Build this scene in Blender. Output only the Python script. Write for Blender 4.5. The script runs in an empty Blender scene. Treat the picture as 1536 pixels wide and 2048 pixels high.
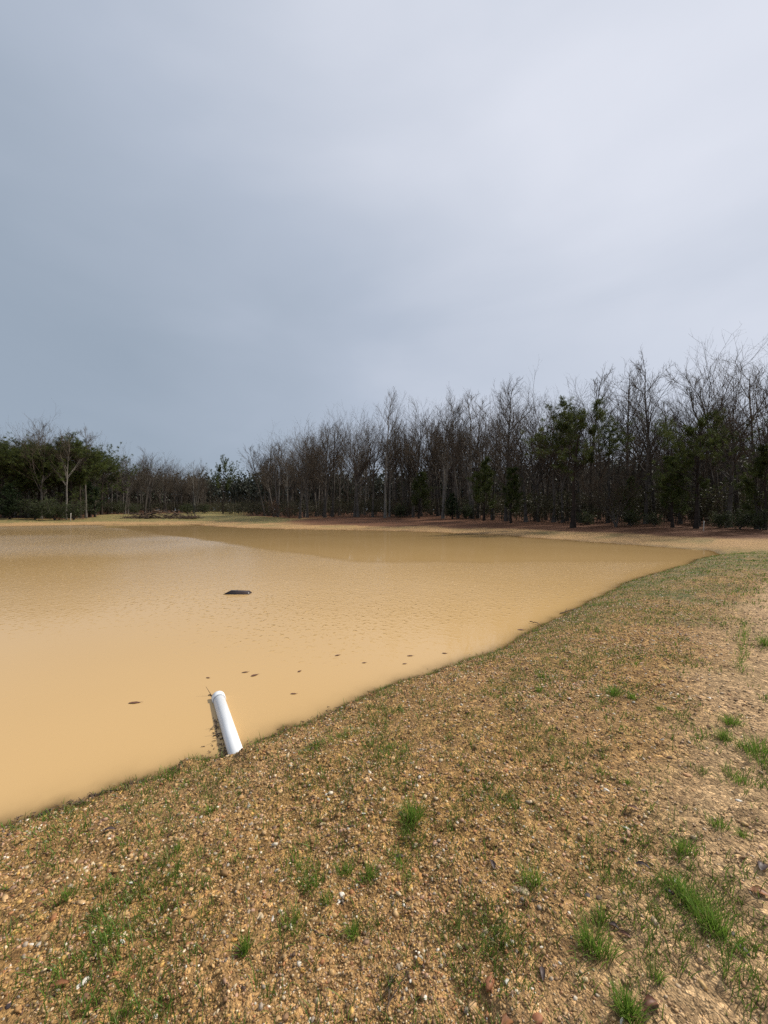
import bpy, math, random
import numpy as np
from mathutils import Vector

rng = np.random.default_rng(11)
random.seed(5)
S = bpy.context.scene
COL = S.collection
rad = math.radians

# ------------------------------------------------------------------ camera
EYE = 2.15                                  # eye height over the water, z = 0
cam = bpy.data.cameras.new('camera')
cam.sensor_fit = 'VERTICAL'
cam.sensor_height = 24.0
cam.lens = 24.0 * 800 / 2048                # ultra wide phone lens
cam.clip_start = 0.05
cam.clip_end = 6000
camo = bpy.data.objects.new('camera', cam)
camo.location = (0, 0, EYE)
camo.rotation_euler = (rad(90), 0, 0)
COL.objects.link(camo)
S.camera = camo

# ------------------------------------------------------------------ light
SUN_AZ, SUN_EL = 68.0, 43.0                 # azimuth clockwise from +Y
SUN = Vector((math.sin(rad(SUN_AZ)) * math.cos(rad(SUN_EL)),
              math.cos(rad(SUN_AZ)) * math.cos(rad(SUN_EL)), math.sin(rad(SUN_EL))))
sl = bpy.data.lights.new('sun', 'SUN')
sl.energy = 4.6
sl.angle = rad(4.5)
sl.color = (1.0, 0.93, 0.82)
so = bpy.data.objects.new('sun', sl)
so.rotation_euler = (-SUN).to_track_quat('-Z', 'Y').to_euler()
so.location = (30, 40, 60)
COL.objects.link(so)

W = bpy.data.worlds.new('World')
S.world = W
W.use_nodes = True
nt = W.node_tree
nt.nodes.clear()


def nd(tree, kind, **kw):
    n = tree.nodes.new(kind)
    for k, v in kw.items():
        if k.startswith('i_'):
            key = k[2:]
            n.inputs[int(key) if key.isdigit() else key.replace('_', ' ')].default_value = v
        else:
            setattr(n, k, v)
    return n


def math_n(tree, op, a, b=None, clamp=False):
    n = tree.nodes.new('ShaderNodeMath')
    n.operation = op
    n.use_clamp = clamp
    for i, v in enumerate((a, b)):
        if v is None:
            continue
        if isinstance(v, (int, float)):
            n.inputs[i].default_value = v
        else:
            tree.links.new(v, n.inputs[i])
    return n.outputs[0]


def maprange(tree, v, a, b, c=0.0, d=1.0, smooth=False):
    n = tree.nodes.new('ShaderNodeMapRange')
    n.interpolation_type = 'SMOOTHSTEP' if smooth else 'LINEAR'
    tree.links.new(v, n.inputs[0])
    for i, x in enumerate((a, b, c, d)):
        n.inputs[i + 1].default_value = x
    return n.outputs[0]


def mixc(tree, fac, a, b, mode='MIX'):
    n = tree.nodes.new('ShaderNodeMix')
    n.data_type = 'RGBA'
    n.blend_type = mode
    for s, v in ((n.inputs[0], fac), (n.inputs[6], a), (n.inputs[7], b)):
        if isinstance(v, (int, float)):
            s.default_value = v
        elif isinstance(v, tuple):
            s.default_value = (v[0], v[1], v[2], 1)
        else:
            tree.links.new(v, s)
    return n.outputs[2]


def ramp(tree, fac, stops):
    n = tree.nodes.new('ShaderNodeValToRGB')
    e = n.color_ramp.elements
    while len(e) < len(stops):
        e.new(0.5)
    for el, (p, c) in zip(e, stops):
        el.position = p
        el.color = (c[0], c[1], c[2], 1)
    tree.links.new(fac, n.inputs[0])
    return n.outputs[0]


tc = nd(nt, 'ShaderNodeTexCoord')
dirv = tc.outputs['Generated']
dot = nd(nt, 'ShaderNodeVectorMath', operation='DOT_PRODUCT')
nt.links.new(dirv, dot.inputs[0])
sky_c = Vector((math.sin(rad(48)) * math.cos(rad(35)), math.cos(rad(48)) * math.cos(rad(35)), math.sin(rad(35))))
dot.inputs[1].default_value = sky_c
sep = nd(nt, 'ShaderNodeSeparateXYZ')
nt.links.new(dirv, sep.inputs[0])
g = math_n(nt, 'POWER', maprange(nt, dot.outputs['Value'], 0.22, 1.0), 1.35)
e = maprange(nt, sep.outputs['Z'], 0.42, 0.85)
mp = nd(nt, 'ShaderNodeMapping')
mp.inputs['Scale'].default_value = (1.0, 1.0, 2.6)
mp.inputs['Rotation'].default_value = (0, 0.35, 0.5)
nt.links.new(dirv, mp.inputs[0])
nz = nd(nt, 'ShaderNodeTexNoise', i_Scale=1.7, i_Detail=5.0, i_Roughness=0.45, i_Distortion=0.3)
nt.links.new(mp.outputs[0], nz.inputs[0])
streak = maprange(nt, nz.outputs[0], 0.28, 0.72, -0.15, 0.14)
t = math_n(nt, 'ADD', math_n(nt, 'MULTIPLY', g, 0.82), math_n(nt, 'MULTIPLY', e, 0.36))
t = math_n(nt, 'ADD', t, streak, clamp=True)
cloud = ramp(nt, t, [(0.0, (0.335, 0.402, 0.492)), (0.45, (0.475, 0.535, 0.640)), (1.0, (0.770, 0.800, 0.890))])
skyt = nd(nt, 'ShaderNodeTexSky', sky_type='NISHITA', sun_disc=False,
          sun_elevation=rad(SUN_EL), sun_rotation=rad(SUN_AZ))
bg1 = nd(nt, 'ShaderNodeBackground', i_Strength=0.1)
nt.links.new(skyt.outputs[0], bg1.inputs[0])
bg2 = nd(nt, 'ShaderNodeBackground', i_Strength=1.0)
nt.links.new(cloud, bg2.inputs[0])
mxs = nd(nt, 'ShaderNodeMixShader')
mxs.inputs[0].default_value = 0.94          # cloud cover
nt.links.new(bg1.outputs[0], mxs.inputs[1])
nt.links.new(bg2.outputs[0], mxs.inputs[2])
wo = nd(nt, 'ShaderNodeOutputWorld')
nt.links.new(mxs.outputs[0], wo.inputs[0])

vs = S.view_settings
vs.view_transform = 'Standard'
vs.look = 'None'
vs.exposure = 0.0
vs.gamma = 1.0
vs.use_curve_mapping = False
S.cycles.use_denoising = False
S.cycles.max_bounces = 5
S.cycles.sample_clamp_direct = 4.0
S.cycles.sample_clamp_indirect = 2.0
S.cycles.transparent_max_bounces = 8


# ------------------------------------------------------------------ noise
def _hash(ix, iy, seed):
    h = (ix.astype(np.int64) * 374761393 + iy.astype(np.int64) * 668265263 + seed * 974711) & 0xFFFFFFFF
    h = ((h ^ (h >> 13)) * 1274126177) & 0xFFFFFFFF
    h = h ^ (h >> 16)
    return (h & 0xFFFFFF) / float(0xFFFFFF)


def vnoise(x, y, seed=0):
    xi, yi = np.floor(x), np.floor(y)
    fx, fy = x - xi, y - yi
    fx = fx * fx * fx * (fx * (fx * 6 - 15) + 10)
    fy = fy * fy * fy * (fy * (fy * 6 - 15) + 10)
    a, b = _hash(xi, yi, seed), _hash(xi + 1, yi, seed)
    c, d = _hash(xi, yi + 1, seed), _hash(xi + 1, yi + 1, seed)
    return (a + (b - a) * fx) * (1 - fy) + (c + (d - c) * fx) * fy - 0.5


def fbm(x, y, f, octv, seed=0, gain=0.5):
    s, a = 0.0, 1.0
    for o in range(octv):
        s = s + a * vnoise(x * f + 17.3 * o, y * f - 9.1 * o, seed + o)
        f *= 2.03
        a *= gain
    return s


def sstep(a, b, v):
    t = np.clip((v - a) / (b - a), 0, 1)
    return t * t * (3 - 2 * t)


# ------------------------------------------------------------------ terrain height
# wood edge: sideways slope u = X / Y and distance of the first trees
EU = [-1.40, -0.96, -0.75, -0.70, -0.58, -0.47, -0.42, -0.36, -0.26, -0.22, -0.10, 0.0, 0.15, 0.30, 0.47, 0.60, 0.80, 0.96, 1.20, 1.45]
EY = [74, 78, 82, 104, 116, 120, 118, 104, 90, 82, 78, 76, 70, 56, 46, 42, 37, 33, 28, 24]
AX = np.array([0.738, 0.675])               # along the dam
NX = np.array([0.675, -0.738])              # away from the water


def on_line(t, n=-3.68):
    return tuple(t * AX + n * NX)


k = 2.15
POND = [on_line(-90), on_line(-40), on_line(-14), (-2.62, 2.74), (-1.30, 3.58), (0.07, 4.88), (1.82, 6.22),
        (3.9, 8.5), (7.4, 12.2), (11.5, 15.6), (14.5, 18.2), (16.4, 19.8), (17.8, 21.2), (18.4, 22.3), (17.5, 23.7),
        (15.3, 28.0), (12.7, 33.0), (10.8, 37.2), (6.0, 41.5), (1.8, 45.2), (-7.2, 48.6), (-13, 50.5), (-18.5, 53.5),
        (-24, 58.5), (-31.5, 67.0), (-33, 70), (-37, 69), (-43, 67.8), (-51, 66.0), (-57, 59.5), (-66, 57), (-90, 50),
        (-105, 10)]
PP = np.array(POND)


def shore_dist(x, y):
    shp = x.shape
    x, y = x.ravel(), y.ravel()
    best = np.full(x.shape, 1e18)
    inside = np.zeros(x.shape, bool)
    for i in range(len(PP)):
        ax, ay = PP[i]
        bx, by = PP[(i + 1) % len(PP)]
        dx, dy = bx - ax, by - ay
        tt = np.clip(((x - ax) * dx + (y - ay) * dy) / (dx * dx + dy * dy), 0, 1)
        best = np.minimum(best, (x - ax - tt * dx) ** 2 + (y - ay - tt * dy) ** 2)
        cr = (ay > y) != (by > y)
        with np.errstate(divide='ignore', invalid='ignore'):
            xx = (bx - ax) * (y - ay) / (by - ay if by != ay else 1e-9) + ax
        inside ^= cr & (x < xx)
    d = np.sqrt(best)
    d[inside] *= -1
    return d.reshape(shp)


def ground(x, y, micro=True, full=False):
    x, y = np.asarray(x, float), np.asarray(y, float)
    r = np.hypot(x, y)
    d = shore_dist(x, y)
    s = x * AX[0] + y * AX[1]
    n = x * NX[0] + y * NX[1]
    wd = (1 - sstep(20, 33, s)) * sstep(-30, -15, n)
    d = d + fbm(x, y, 0.9, 3, 3) * np.clip(r / 36, 0.08, 1.2) * (1 - 0.7 * wd) + fbm(x, y, 5.0, 2, 8) * 0.04
    dp = np.maximum(d, 0)
    zd = 0.60 * (1 - np.exp(-dp / 1.5)) - 0.25 * np.clip(d - 9, 0, 12)
    zf = 2.6 * (1 - np.exp(-dp * 0.05 / 2.6)) + sstep(40, 120, d) * 0.5
    zout = wd * zd + (1 - wd) * zf
    zin = np.maximum(wd * 0.42 * d + (1 - wd) * 0.13 * d, -1.3)
    z = np.where(d > 0, zout, zin)
    z = z + fbm(x, y, 0.09, 3, 21) * 0.5 * sstep(6, 40, d) * (1 - wd) + fbm(x, y, 0.35, 2, 25) * 0.10 * sstep(2, 12, d)
    for bx_, by_, bh, br in ((-1.08, 3.28, 0.10, 0.17), (-1.66, 3.33, 0.075, 0.11), (-1.45, 3.22, 0.03, 0.14)):
        z = z + bh * np.exp(-((x - bx_) ** 2 + (y - by_) ** 2) / br ** 2)
    if micro:
        near = np.clip(1 - r / 16, 0, 1)
        m = fbm(x, y, 1.6, 2, 31) * (0.018 + 0.032 * sstep(0.2, 1.2, d)) * np.clip(1 - r / 60, 0, 1)
        m = m + fbm(x, y, 7.0, 2, 35) * 0.034 * near + fbm(x, y, 30.0, 2, 41) * 0.020 * np.clip(1 - r / 7, 0, 1)
        z = z + m * np.where(d > -0.6, 1, 0.3)
    if full:
        return z, d, wd, s, n
    return z


def gz(x, y):
    return float(ground(np.array([x]), np.array([y]))[0])


def pix(px, py, water=False):
    """the ground point seen at a photograph position, by intersecting the sight line"""
    u, v = (px - 768) / 800, (py - 1024) / 800
    if water:
        Y = EYE / v
        return Vector((u * Y, Y, 0.0))
    Y = 1.6 / v
    for _ in range(25):
        Y = 0.5 * Y + 0.5 * (EYE - gz(u * Y, Y)) / v
    return Vector((u * Y, Y, gz(u * Y, Y)))


# ------------------------------------------------------------------ mesh helpers
def mesh_np(name, V, F, mat=None, smooth=False, attrs=None, mats=None, midx=None):
    """V (n,3); F list of index arrays, each (m,k)"""
    me = bpy.data.meshes.new(name)
    V = np.ascontiguousarray(V, dtype=np.float32)
    F = [np.asarray(f, dtype=np.int32) for f in (F if isinstance(F, list) else [F]) if len(f)]
    nl = sum(f.size for f in F)
    npoly = sum(len(f) for f in F)
    me.vertices.add(len(V))
    me.vertices.foreach_set('co', V.ravel())
    me.loops.add(nl)
    me.loops.foreach_set('vertex_index', np.concatenate([f.ravel() for f in F]))
    me.polygons.add(npoly)
    tot = np.concatenate([np.full(len(f), f.shape[1], np.int32) for f in F])
    st = np.concatenate([[0], np.cumsum(tot)[:-1]]).astype(np.int32)
    me.polygons.foreach_set('loop_start', st)
    me.polygons.foreach_set('loop_total', tot)
    if smooth:
        me.polygons.foreach_set('use_smooth', np.ones(npoly, bool))
    for m in (mats or ([mat] if mat else [])):
        me.materials.append(m)
    if midx is not None:
        me.polygons.foreach_set('material_index', np.asarray(midx, np.int32))
    me.update(calc_edges=True)
    for an, (kind, data) in (attrs or {}).items():
        a = me.attributes.new(an, kind, 'POINT')
        data = np.asarray(data, np.float32)
        if kind == 'FLOAT_COLOR':
            if data.shape[1] == 3:
                data = np.concatenate([data, np.ones((len(data), 1), np.float32)], 1)
            a.data.foreach_set('color', data.ravel())
        else:
            a.data.foreach_set('value', data.ravel())
    return me


def link(name, me, parent=None):
    o = bpy.data.objects.new(name, me)
    COL.objects.link(o)
    if parent is not None:
        o.parent = parent
    return o


def tag(o, label, cat, group=None):
    o['label'] = label
    o['category'] = cat
    if group:
        o['group'] = group
    return o


def kind(o, kd, label=None):
    o['kind'] = kd
    if label:
        o['label'] = label
    return o


def empty(name, loc, rz=0.0, sc=1.0):
    o = bpy.data.objects.new(name, None)
    o.location = loc
    o.rotation_euler = (0, 0, rz)
    o.scale = (sc, sc, sc) if isinstance(sc, (int, float)) else sc
    o.empty_display_size = 0.2
    COL.objects.link(o)
    return o


# ------------------------------------------------------------------ materials
def mat_new(name):
    m = bpy.data.materials.new(name)
    m.use_nodes = True
    t = m.node_tree
    b = t.nodes['Principled BSDF']
    return m, t, b


def simple(name, base, rough=0.8, var=0.25, scale=8.0, spec=0.3, bump=0.0, obj_var=0.0, sub=None):
    m, t, b = mat_new(name)
    tcn = nd(t, 'ShaderNodeTexCoord')
    n = nd(t, 'ShaderNodeTexNoise', i_Scale=scale, i_Detail=4.0)
    t.links.new(tcn.outputs['Object'], n.inputs[0])
    c0 = tuple(v * (1 - var) for v in base)
    c1 = tuple(min(1, v * (1 + var)) for v in base)
    col = ramp(t, n.outputs[0], [(0.3, c0), (0.7, c1)])
    if obj_var:
        oi = nd(t, 'ShaderNodeObjectInfo')
        f = maprange(t, oi.outputs['Random'], 0, 1, 1 - obj_var, 1 + obj_var)
        hv = nd(t, 'ShaderNodeHueSaturation')
        t.links.new(f, hv.inputs['Value'])
        t.links.new(col, hv.inputs['Color'])
        col = hv.outputs[0]
    t.links.new(col, b.inputs['Base Color'])
    b.inputs['Roughness'].default_value = rough
    b.inputs['Specular IOR Level'].default_value = spec
    if bump:
        bp = nd(t, 'ShaderNodeBump', i_Strength=0.7, i_Distance=bump)
        t.links.new(n.outputs[0], bp.inputs['Height'])
        t.links.new(bp.outputs[0], b.inputs['Normal'])
    return m


def attr_mat(name, attr, rough=0.7, spec=0.3, var=0.2, scale=60.0, bump=0.0):
    m, t, b = mat_new(name)
    a = nd(t, 'ShaderNodeAttribute', attribute_name=attr)
    tcn = nd(t, 'ShaderNodeTexCoord')
    n = nd(t, 'ShaderNodeTexNoise', i_Scale=scale, i_Detail=3.0)
    t.links.new(tcn.outputs['Object'], n.inputs[0])
    f = maprange(t, n.outputs[0], 0.3, 0.7, 1 - var, 1 + var)
    hv = nd(t, 'ShaderNodeHueSaturation')
    t.links.new(f, hv.inputs['Value'])
    t.links.new(a.outputs['Color'], hv.inputs['Color'])
    t.links.new(hv.outputs[0], b.inputs['Base Color'])
    b.inputs['Roughness'].default_value = rough
    b.inputs['Specular IOR Level'].default_value = spec
    if bump:
        bp = nd(t, 'ShaderNodeBump', i_Strength=0.6, i_Distance=bump)
        t.links.new(n.outputs[0], bp.inputs['Height'])
        t.links.new(bp.outputs[0], b.inputs['Normal'])
    return m


M_bark = simple('bark_grey', (0.095, 0.083, 0.072), 0.9, 0.4, 1.3, 0.15, 0.03, 0.3)
M_bark_pale = simple('bark_pale', (0.165, 0.150, 0.130), 0.9, 0.4, 1.1, 0.15, 0.03, 0.15)
M_twig = simple('twig_grey', (0.092, 0.073, 0.054), 0.9, 0.3, 0.5, 0.1, 0, 0.3)
M_pbark = simple('bark_pine', (0.036, 0.027, 0.022), 0.9, 0.4, 2.0, 0.15, 0.04, 0.2)
M_dry = simple('dead_wood', (0.095, 0.066, 0.047), 0.85, 0.4, 4.0, 0.2, 0.01, 0.3)


def leaf_mat(name, dark, light, scale, trans=0.25, obj_var=0.2):
    m, t, b = mat_new(name)
    tcn = nd(t, 'ShaderNodeTexCoord')
    n = nd(t, 'ShaderNodeTexNoise', i_Scale=scale, i_Detail=3.0)
    t.links.new(tcn.outputs['Object'], n.inputs[0])
    col = ramp(t, n.outputs[0], [(0.32, dark), (0.68, light)])
    oi = nd(t, 'ShaderNodeObjectInfo')
    hv = nd(t, 'ShaderNodeHueSaturation')
    t.links.new(maprange(t, oi.outputs['Random'], 0, 1, 1 - obj_var, 1 + obj_var), hv.inputs['Value'])
    t.links.new(col, hv.inputs['Color'])
    t.links.new(hv.outputs[0], b.inputs['Base Color'])
    b.inputs['Roughness'].default_value = 0.55
    b.inputs['Specular IOR Level'].default_value = 0.25
    tr = nd(t, 'ShaderNodeBsdfTranslucent')
    t.links.new(hv.outputs[0], tr.inputs[0])
    mx = nd(t, 'ShaderNodeMixShader')
    mx.inputs[0].default_value = trans
    t.links.new(b.outputs[0], mx.inputs[1])
    t.links.new(tr.outputs[0], mx.inputs[2])
    t.links.new(mx.outputs[0], t.nodes['Material Output'].inputs[0])
    return m


M_needle = leaf_mat('pine_needles', (0.032, 0.048, 0.013), (0.105, 0.128, 0.030), 1.3, 0.36)
M_cedar = leaf_mat('cedar_needles', (0.018, 0.034, 0.012), (0.040, 0.062, 0.018), 0.9, 0.2)
M_privet = leaf_mat('privet_leaves', (0.036, 0.050, 0.018), (0.085, 0.105, 0.034), 0.8, 0.4)
M_rust = leaf_mat('rusty_leaves', (0.090, 0.040, 0.018), (0.190, 0.085, 0.032), 0.9, 0.3)
M_brushleaf = leaf_mat('undergrowth_leaves', (0.035, 0.034, 0.018), (0.070, 0.070, 0.030), 0.25, 0.3, 0.0)


def grass_mat():
    m, t, b = mat_new('grass_blades')
    a = nd(t, 'ShaderNodeAttribute', attribute_name='tint')
    t.links.new(a.outputs['Color'], b.inputs['Base Color'])
    b.inputs['Roughness'].default_value = 0.5
    b.inputs['Specular IOR Level'].default_value = 0.3
    tr = nd(t, 'ShaderNodeBsdfTranslucent')
    t.links.new(a.outputs['Color'], tr.inputs[0])
    mx = nd(t, 'ShaderNodeMixShader')
    mx.inputs[0].default_value = 0.4
    t.links.new(b.outputs[0], mx.inputs[1])
    t.links.new(tr.outputs[0], mx.inputs[2])
    t.links.new(mx.outputs[0], t.nodes['Material Output'].inputs[0])
    return m


M_grass = grass_mat()
M_stone = attr_mat('gravel_stones', 'tint', 0.65, 0.35, 0.25, 90.0, 0.002)


def ground_mat():
    m, t, b = mat_new('sandy_soil')
    tcn = nd(t, 'ShaderNodeTexCoord')
    P = tcn.outputs['Object']

    def noise(scale, det=4.0, rough=0.55, dist=0.0):
        n = nd(t, 'ShaderNodeTexNoise', i_Scale=scale, i_Detail=det, i_Roughness=rough, i_Distortion=dist)
        t.links.new(P, n.inputs[0])
        return n.outputs[0]

    a = nd(t, 'ShaderNodeAttribute', attribute_name='mask')
    sp = nd(t, 'ShaderNodeSeparateColor')
    t.links.new(a.outputs['Color'], sp.inputs[0])
    litter, grass, pale = sp.outputs[0], sp.outputs[1], sp.outputs[2]
    wet = nd(t, 'ShaderNodeAttribute', attribute_name='wet').outputs['Fac']
    n_big = noise(0.9, 5)
    n_mid = noise(9, 5, 0.6)
    n_fin = noise(75, 4, 0.65)
    base = ramp(t, n_mid, [(0.28, (0.215, 0.122, 0.040)), (0.5, (0.345, 0.208, 0.074)), (0.72, (0.470, 0.295, 0.114))])
    base = mixc(t, maprange(t, n_big, 0.42, 0.66, 0, 0.55), base, (0.375, 0.235, 0.118))
    palec = ramp(t, n_mid, [(0.3, (0.42, 0.285, 0.155)), (0.7, (0.55, 0.390, 0.230))])
    base = mixc(t, math_n(t, 'MULTIPLY', pale, 0.8), base, palec)
    # pebbly grain of many colours for ground too far off to carry separate stones
    vo = nd(t, 'ShaderNodeTexVoronoi', i_Scale=32.0, i_Randomness=1.0)
    t.links.new(P, vo.inputs['Vector'])
    peb = ramp(t, nd_sep(t, vo.outputs['Color']), [(0.0, (0.45, 0.40, 0.36)), (0.4, (0.85, 0.82, 0.78)), (0.75, (1.25, 1.2, 1.15)), (1.0, (1.9, 1.85, 1.8))])
    base = mixc(t, 0.75, base, peb, 'MULTIPLY')
    vg = nd(t, 'ShaderNodeTexVoronoi', i_Scale=105.0, i_Randomness=1.0)
    t.links.new(P, vg.inputs['Vector'])
    grain = ramp(t, nd_sep(t, vg.outputs['Color']), [(0.0, (0.42, 0.38, 0.34)), (0.35, (0.90, 0.86, 0.80)), (0.8, (1.15, 1.12, 1.08)), (1.0, (1.7, 1.65, 1.6))])
    base = mixc(t, 0.6, base, grain, 'MULTIPLY')
    fg = ramp(t, n_fin, [(0.3, (0.55, 0.52, 0.48)), (0.5, (1.0, 1.0, 1.0)), (0.72, (1.35, 1.32, 1.28))])
    base = mixc(t, 0.7, base, fg, 'MULTIPLY')
    # thin grass cover
    gn = noise(2.2, 6, 0.75)
    gm = math_n(t, 'MULTIPLY', grass, maprange(t, gn, 0.36, 0.60, 0.1, 1.0), clamp=True)
    gcol = ramp(t, n_mid, [(0.3, (0.050, 0.075, 0.018)), (0.7, (0.120, 0.150, 0.038))])
    base = mixc(t, gm, base, gcol)
    # fallen leaves
    ln = noise(14, 5, 0.8)
    lcol = ramp(t, ln, [(0.3, (0.060, 0.024, 0.011)), (0.5, (0.130, 0.052, 0.022)), (0.72, (0.205, 0.095, 0.045))])
    base = mixc(t, litter, base, lcol)
    wetc = mixc(t, wet, base, mixc(t, 1.0, base, (0.62, 0.58, 0.50), 'MULTIPLY'))
    t.links.new(wetc, b.inputs['Base Color'])
    t.links.new(maprange(t, wet, 0, 1, 0.9, 0.75), b.inputs['Roughness'])
    b.inputs['Specular IOR Level'].default_value = 0.3
    h = math_n(t, 'ADD', math_n(t, 'ADD', math_n(t, 'MULTIPLY', n_fin, 0.6), math_n(t, 'MULTIPLY', vg.outputs['Distance'], -0.35)), math_n(t, 'MULTIPLY', vo.outputs['Distance'], -0.8))
    bp = nd(t, 'ShaderNodeBump', i_Strength=1.0, i_Distance=0.026)
    t.links.new(h, bp.inputs['Height'])
    t.links.new(bp.outputs[0], b.inputs['Normal'])
    return m


def nd_sep(t, colsock):
    s = nd(t, 'ShaderNodeSeparateColor')
    t.links.new(colsock, s.inputs[0])
    return s.outputs[0]


def water_mat():
    m, t, b = mat_new('muddy_water')
    tcn = nd(t, 'ShaderNodeTexCoord')
    P = tcn.outputs['Object']
    rip = nd(t, 'ShaderNodeAttribute', attribute_name='ripple').outputs['Fac']
    dep = nd(t, 'ShaderNodeAttribute', attribute_name='depth').outputs['Fac']
    n0 = nd(t, 'ShaderNodeTexNoise', i_Scale=0.12, i_Detail=3.0)
    t.links.new(P, n0.inputs[0])
    col = ramp(t, n0.outputs[0], [(0.3, (0.520, 0.332, 0.138)), (0.7, (0.570, 0.372, 0.164))])
    # the mud scatters light from below the skin, so only the mirror layer feels the ripples
    t.nodes.remove(b)
    dif = nd(t, 'ShaderNodeBsdfDiffuse')
    t.links.new(col, dif.inputs['Color'])
    gls = nd(t, 'ShaderNodeBsdfGlossy', i_Roughness=0.035)
    t.links.new(maprange(t, rip, 0.05, 1.1, 0.03, 0.22), gls.inputs['Roughness'])
    fre = nd(t, 'ShaderNodeFresnel', i_IOR=1.333)
    b = nd(t, 'ShaderNodeMixShader')
    t.links.new(fre.outputs[0], b.inputs[0])
    t.links.new(dif.outputs[0], b.inputs[1])
    t.links.new(gls.outputs[0], b.inputs[2])
    mp = nd(t, 'ShaderNodeMapping')
    mp.inputs['Rotation'].default_value = (0, 0, 0.4)
    mp.inputs['Scale'].default_value = (1.0, 0.75, 1.0)
    t.links.new(P, mp.inputs[0])
    n1 = nd(t, 'ShaderNodeTexNoise', i_Scale=11.0, i_Detail=2.0, i_Roughness=0.5, i_Distortion=0.15)
    t.links.new(mp.outputs[0], n1.inputs[0])
    n2 = nd(t, 'ShaderNodeTexNoise', i_Scale=2.6, i_Detail=2.0)
    t.links.new(mp.outputs[0], n2.inputs[0])
    crest = math_n(t, 'POWER', maprange(t, n1.outputs[0], 0.58, 0.85), 1.2)
    h = math_n(t, 'ADD', math_n(t, 'MULTIPLY', n1.outputs[0], 0.45), math_n(t, 'MULTIPLY', n2.outputs[0], 0.35))
    h = math_n(t, 'ADD', h, math_n(t, 'MULTIPLY', crest, 1.1))
    h = math_n(t, 'MULTIPLY', h, rip)
    bp = nd(t, 'ShaderNodeBump', i_Strength=1.0, i_Distance=0.026)
    t.links.new(h, bp.inputs['Height'])
    t.links.new(bp.outputs[0], gls.inputs['Normal'])
    t.links.new(bp.outputs[0], fre.inputs['Normal'])
    tr = nd(t, 'ShaderNodeBsdfTransparent')
    tr.inputs[0].default_value = (0.80, 0.70, 0.52, 1)
    mx = nd(t, 'ShaderNodeMixShader')
    opq = math_n(t, 'SUBTRACT', 1.0, math_n(t, 'EXPONENT', math_n(t, 'MULTIPLY', dep, -22.0)), clamp=True)
    t.links.new(opq, mx.inputs[0])
    t.links.new(tr.outputs[0], mx.inputs[1])
    t.links.new(b.outputs[0], mx.inputs[2])
    t.links.new(mx.outputs[0], t.nodes['Material Output'].inputs[0])
    return m


M_ground = ground_mat()
M_water = water_mat()

# ------------------------------------------------------------------ ground and pond
th_f = np.linspace(rad(-52), rad(52), 620)
th_b = np.linspace(rad(52), rad(308), 120)[1:-1]
TH = np.concatenate([th_f, th_b])
rr = [0.5]
while rr[-1] < 3500:
    r = rr[-1]
    rr.append(r * (1.011 if 0.95 < r < 13 else 1.03 if 0.7 < r < 150 else 1.12))
RR = np.array(rr)
gx = np.sin(TH)[None, :] * RR[:, None]
gy = np.cos(TH)[None, :] * RR[:, None]
gzv, gd, gwd, gs, gn = ground(gx, gy, full=True)
nr, ntg = gx.shape
idx = np.arange(nr * ntg).reshape(nr, ntg)
nxt = np.roll(idx, -1, axis=1)
quads = np.stack([idx[:-1], nxt[:-1], nxt[1:], idx[1:]], -1).reshape(-1, 4)


def masks(x, y, z, d, wd, s, n):
    with np.errstate(divide='ignore', invalid='ignore'):
        u = np.where(y > 1, x / np.maximum(y, 1), 9.0)
    nb = fbm(x, y, 0.15, 4, 51)
    edge = 5.2 + nb * 3
    litter = sstep(0, 2.0, d - edge) * (1 - wd) * sstep(-0.27, -0.15, u + 0.08 * nb)
    left = 1 - sstep(-0.27, -0.15, u + 0.08 * nb)
    inwood = sstep(-2.5, 2.0, y - np.interp(u, EU, EY) + 3 * nb) * (np.abs(u) < 1.6)
    litter = np.maximum(litter, inwood * (1 - wd) * (1 - sstep(-0.50, -0.46, u) * (1 - sstep(-0.37, -0.32, u))))
    streak_n = fbm(x * AX[0] + y * AX[1], (x * NX[0] + y * NX[1]) * 3.2, 0.16, 4, 61)
    gfar = (1 - wd) * (sstep(-0.12, 0.30, streak_n) * 0.55 * sstep(1.0, 4.0, d) * (1 - litter) + left * sstep(6, 11, d) * 1.3 * (1 - litter))
    gnear = wd * np.clip(0.12 + 0.8 * fbm(x, y, 0.8, 3, 71) + 0.55 * sstep(4, 8, s) * (1 - sstep(0.6, 2.6, d)), 0, 0.7)
    gnear = gnear + wd * sstep(10, 20, s) * 0.75
    gnear = gnear * (0.25 + 1.0 * sstep(4.5, 10, np.hypot(x, y)))
    pale = wd * sstep(-1.15, -0.45, n + 0.5 * fbm(x, y, 0.7, 3, 81)) * (1 - sstep(1.6, 2.6, n))
    pale = np.clip(pale + (1 - wd) * 0.35, 0, 1)
    wetm = np.clip(1 - sstep(0.008, 0.075, z + 0.03 * fbm(x, y, 3.0, 2, 131)), 0, 1)
    return np.clip(litter, 0, 1), np.clip(gnear + gfar, 0, 1), pale, wetm


lit, grs, pal, wetm = masks(gx, gy, gzv, gd, gwd, gs, gn)
V = np.stack([gx, gy, gzv], -1).reshape(-1, 3)
ctr = len(V)
V = np.concatenate([V, [[0, 0, gz(0, 0)]]])
cap = np.stack([np.full(ntg, ctr), nxt[0], idx[0]], -1)
mk = np.stack([lit, grs, pal], -1).reshape(-1, 3)
mk = np.concatenate([mk, mk[:1]])
o = link('ground', mesh_np('ground', V, [quads, cap], M_ground, True,
                           {'mask': ('FLOAT_COLOR', mk), 'wet': ('FLOAT', np.concatenate([wetm.ravel(), [0]]))}))
kind(o, 'structure')

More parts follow.
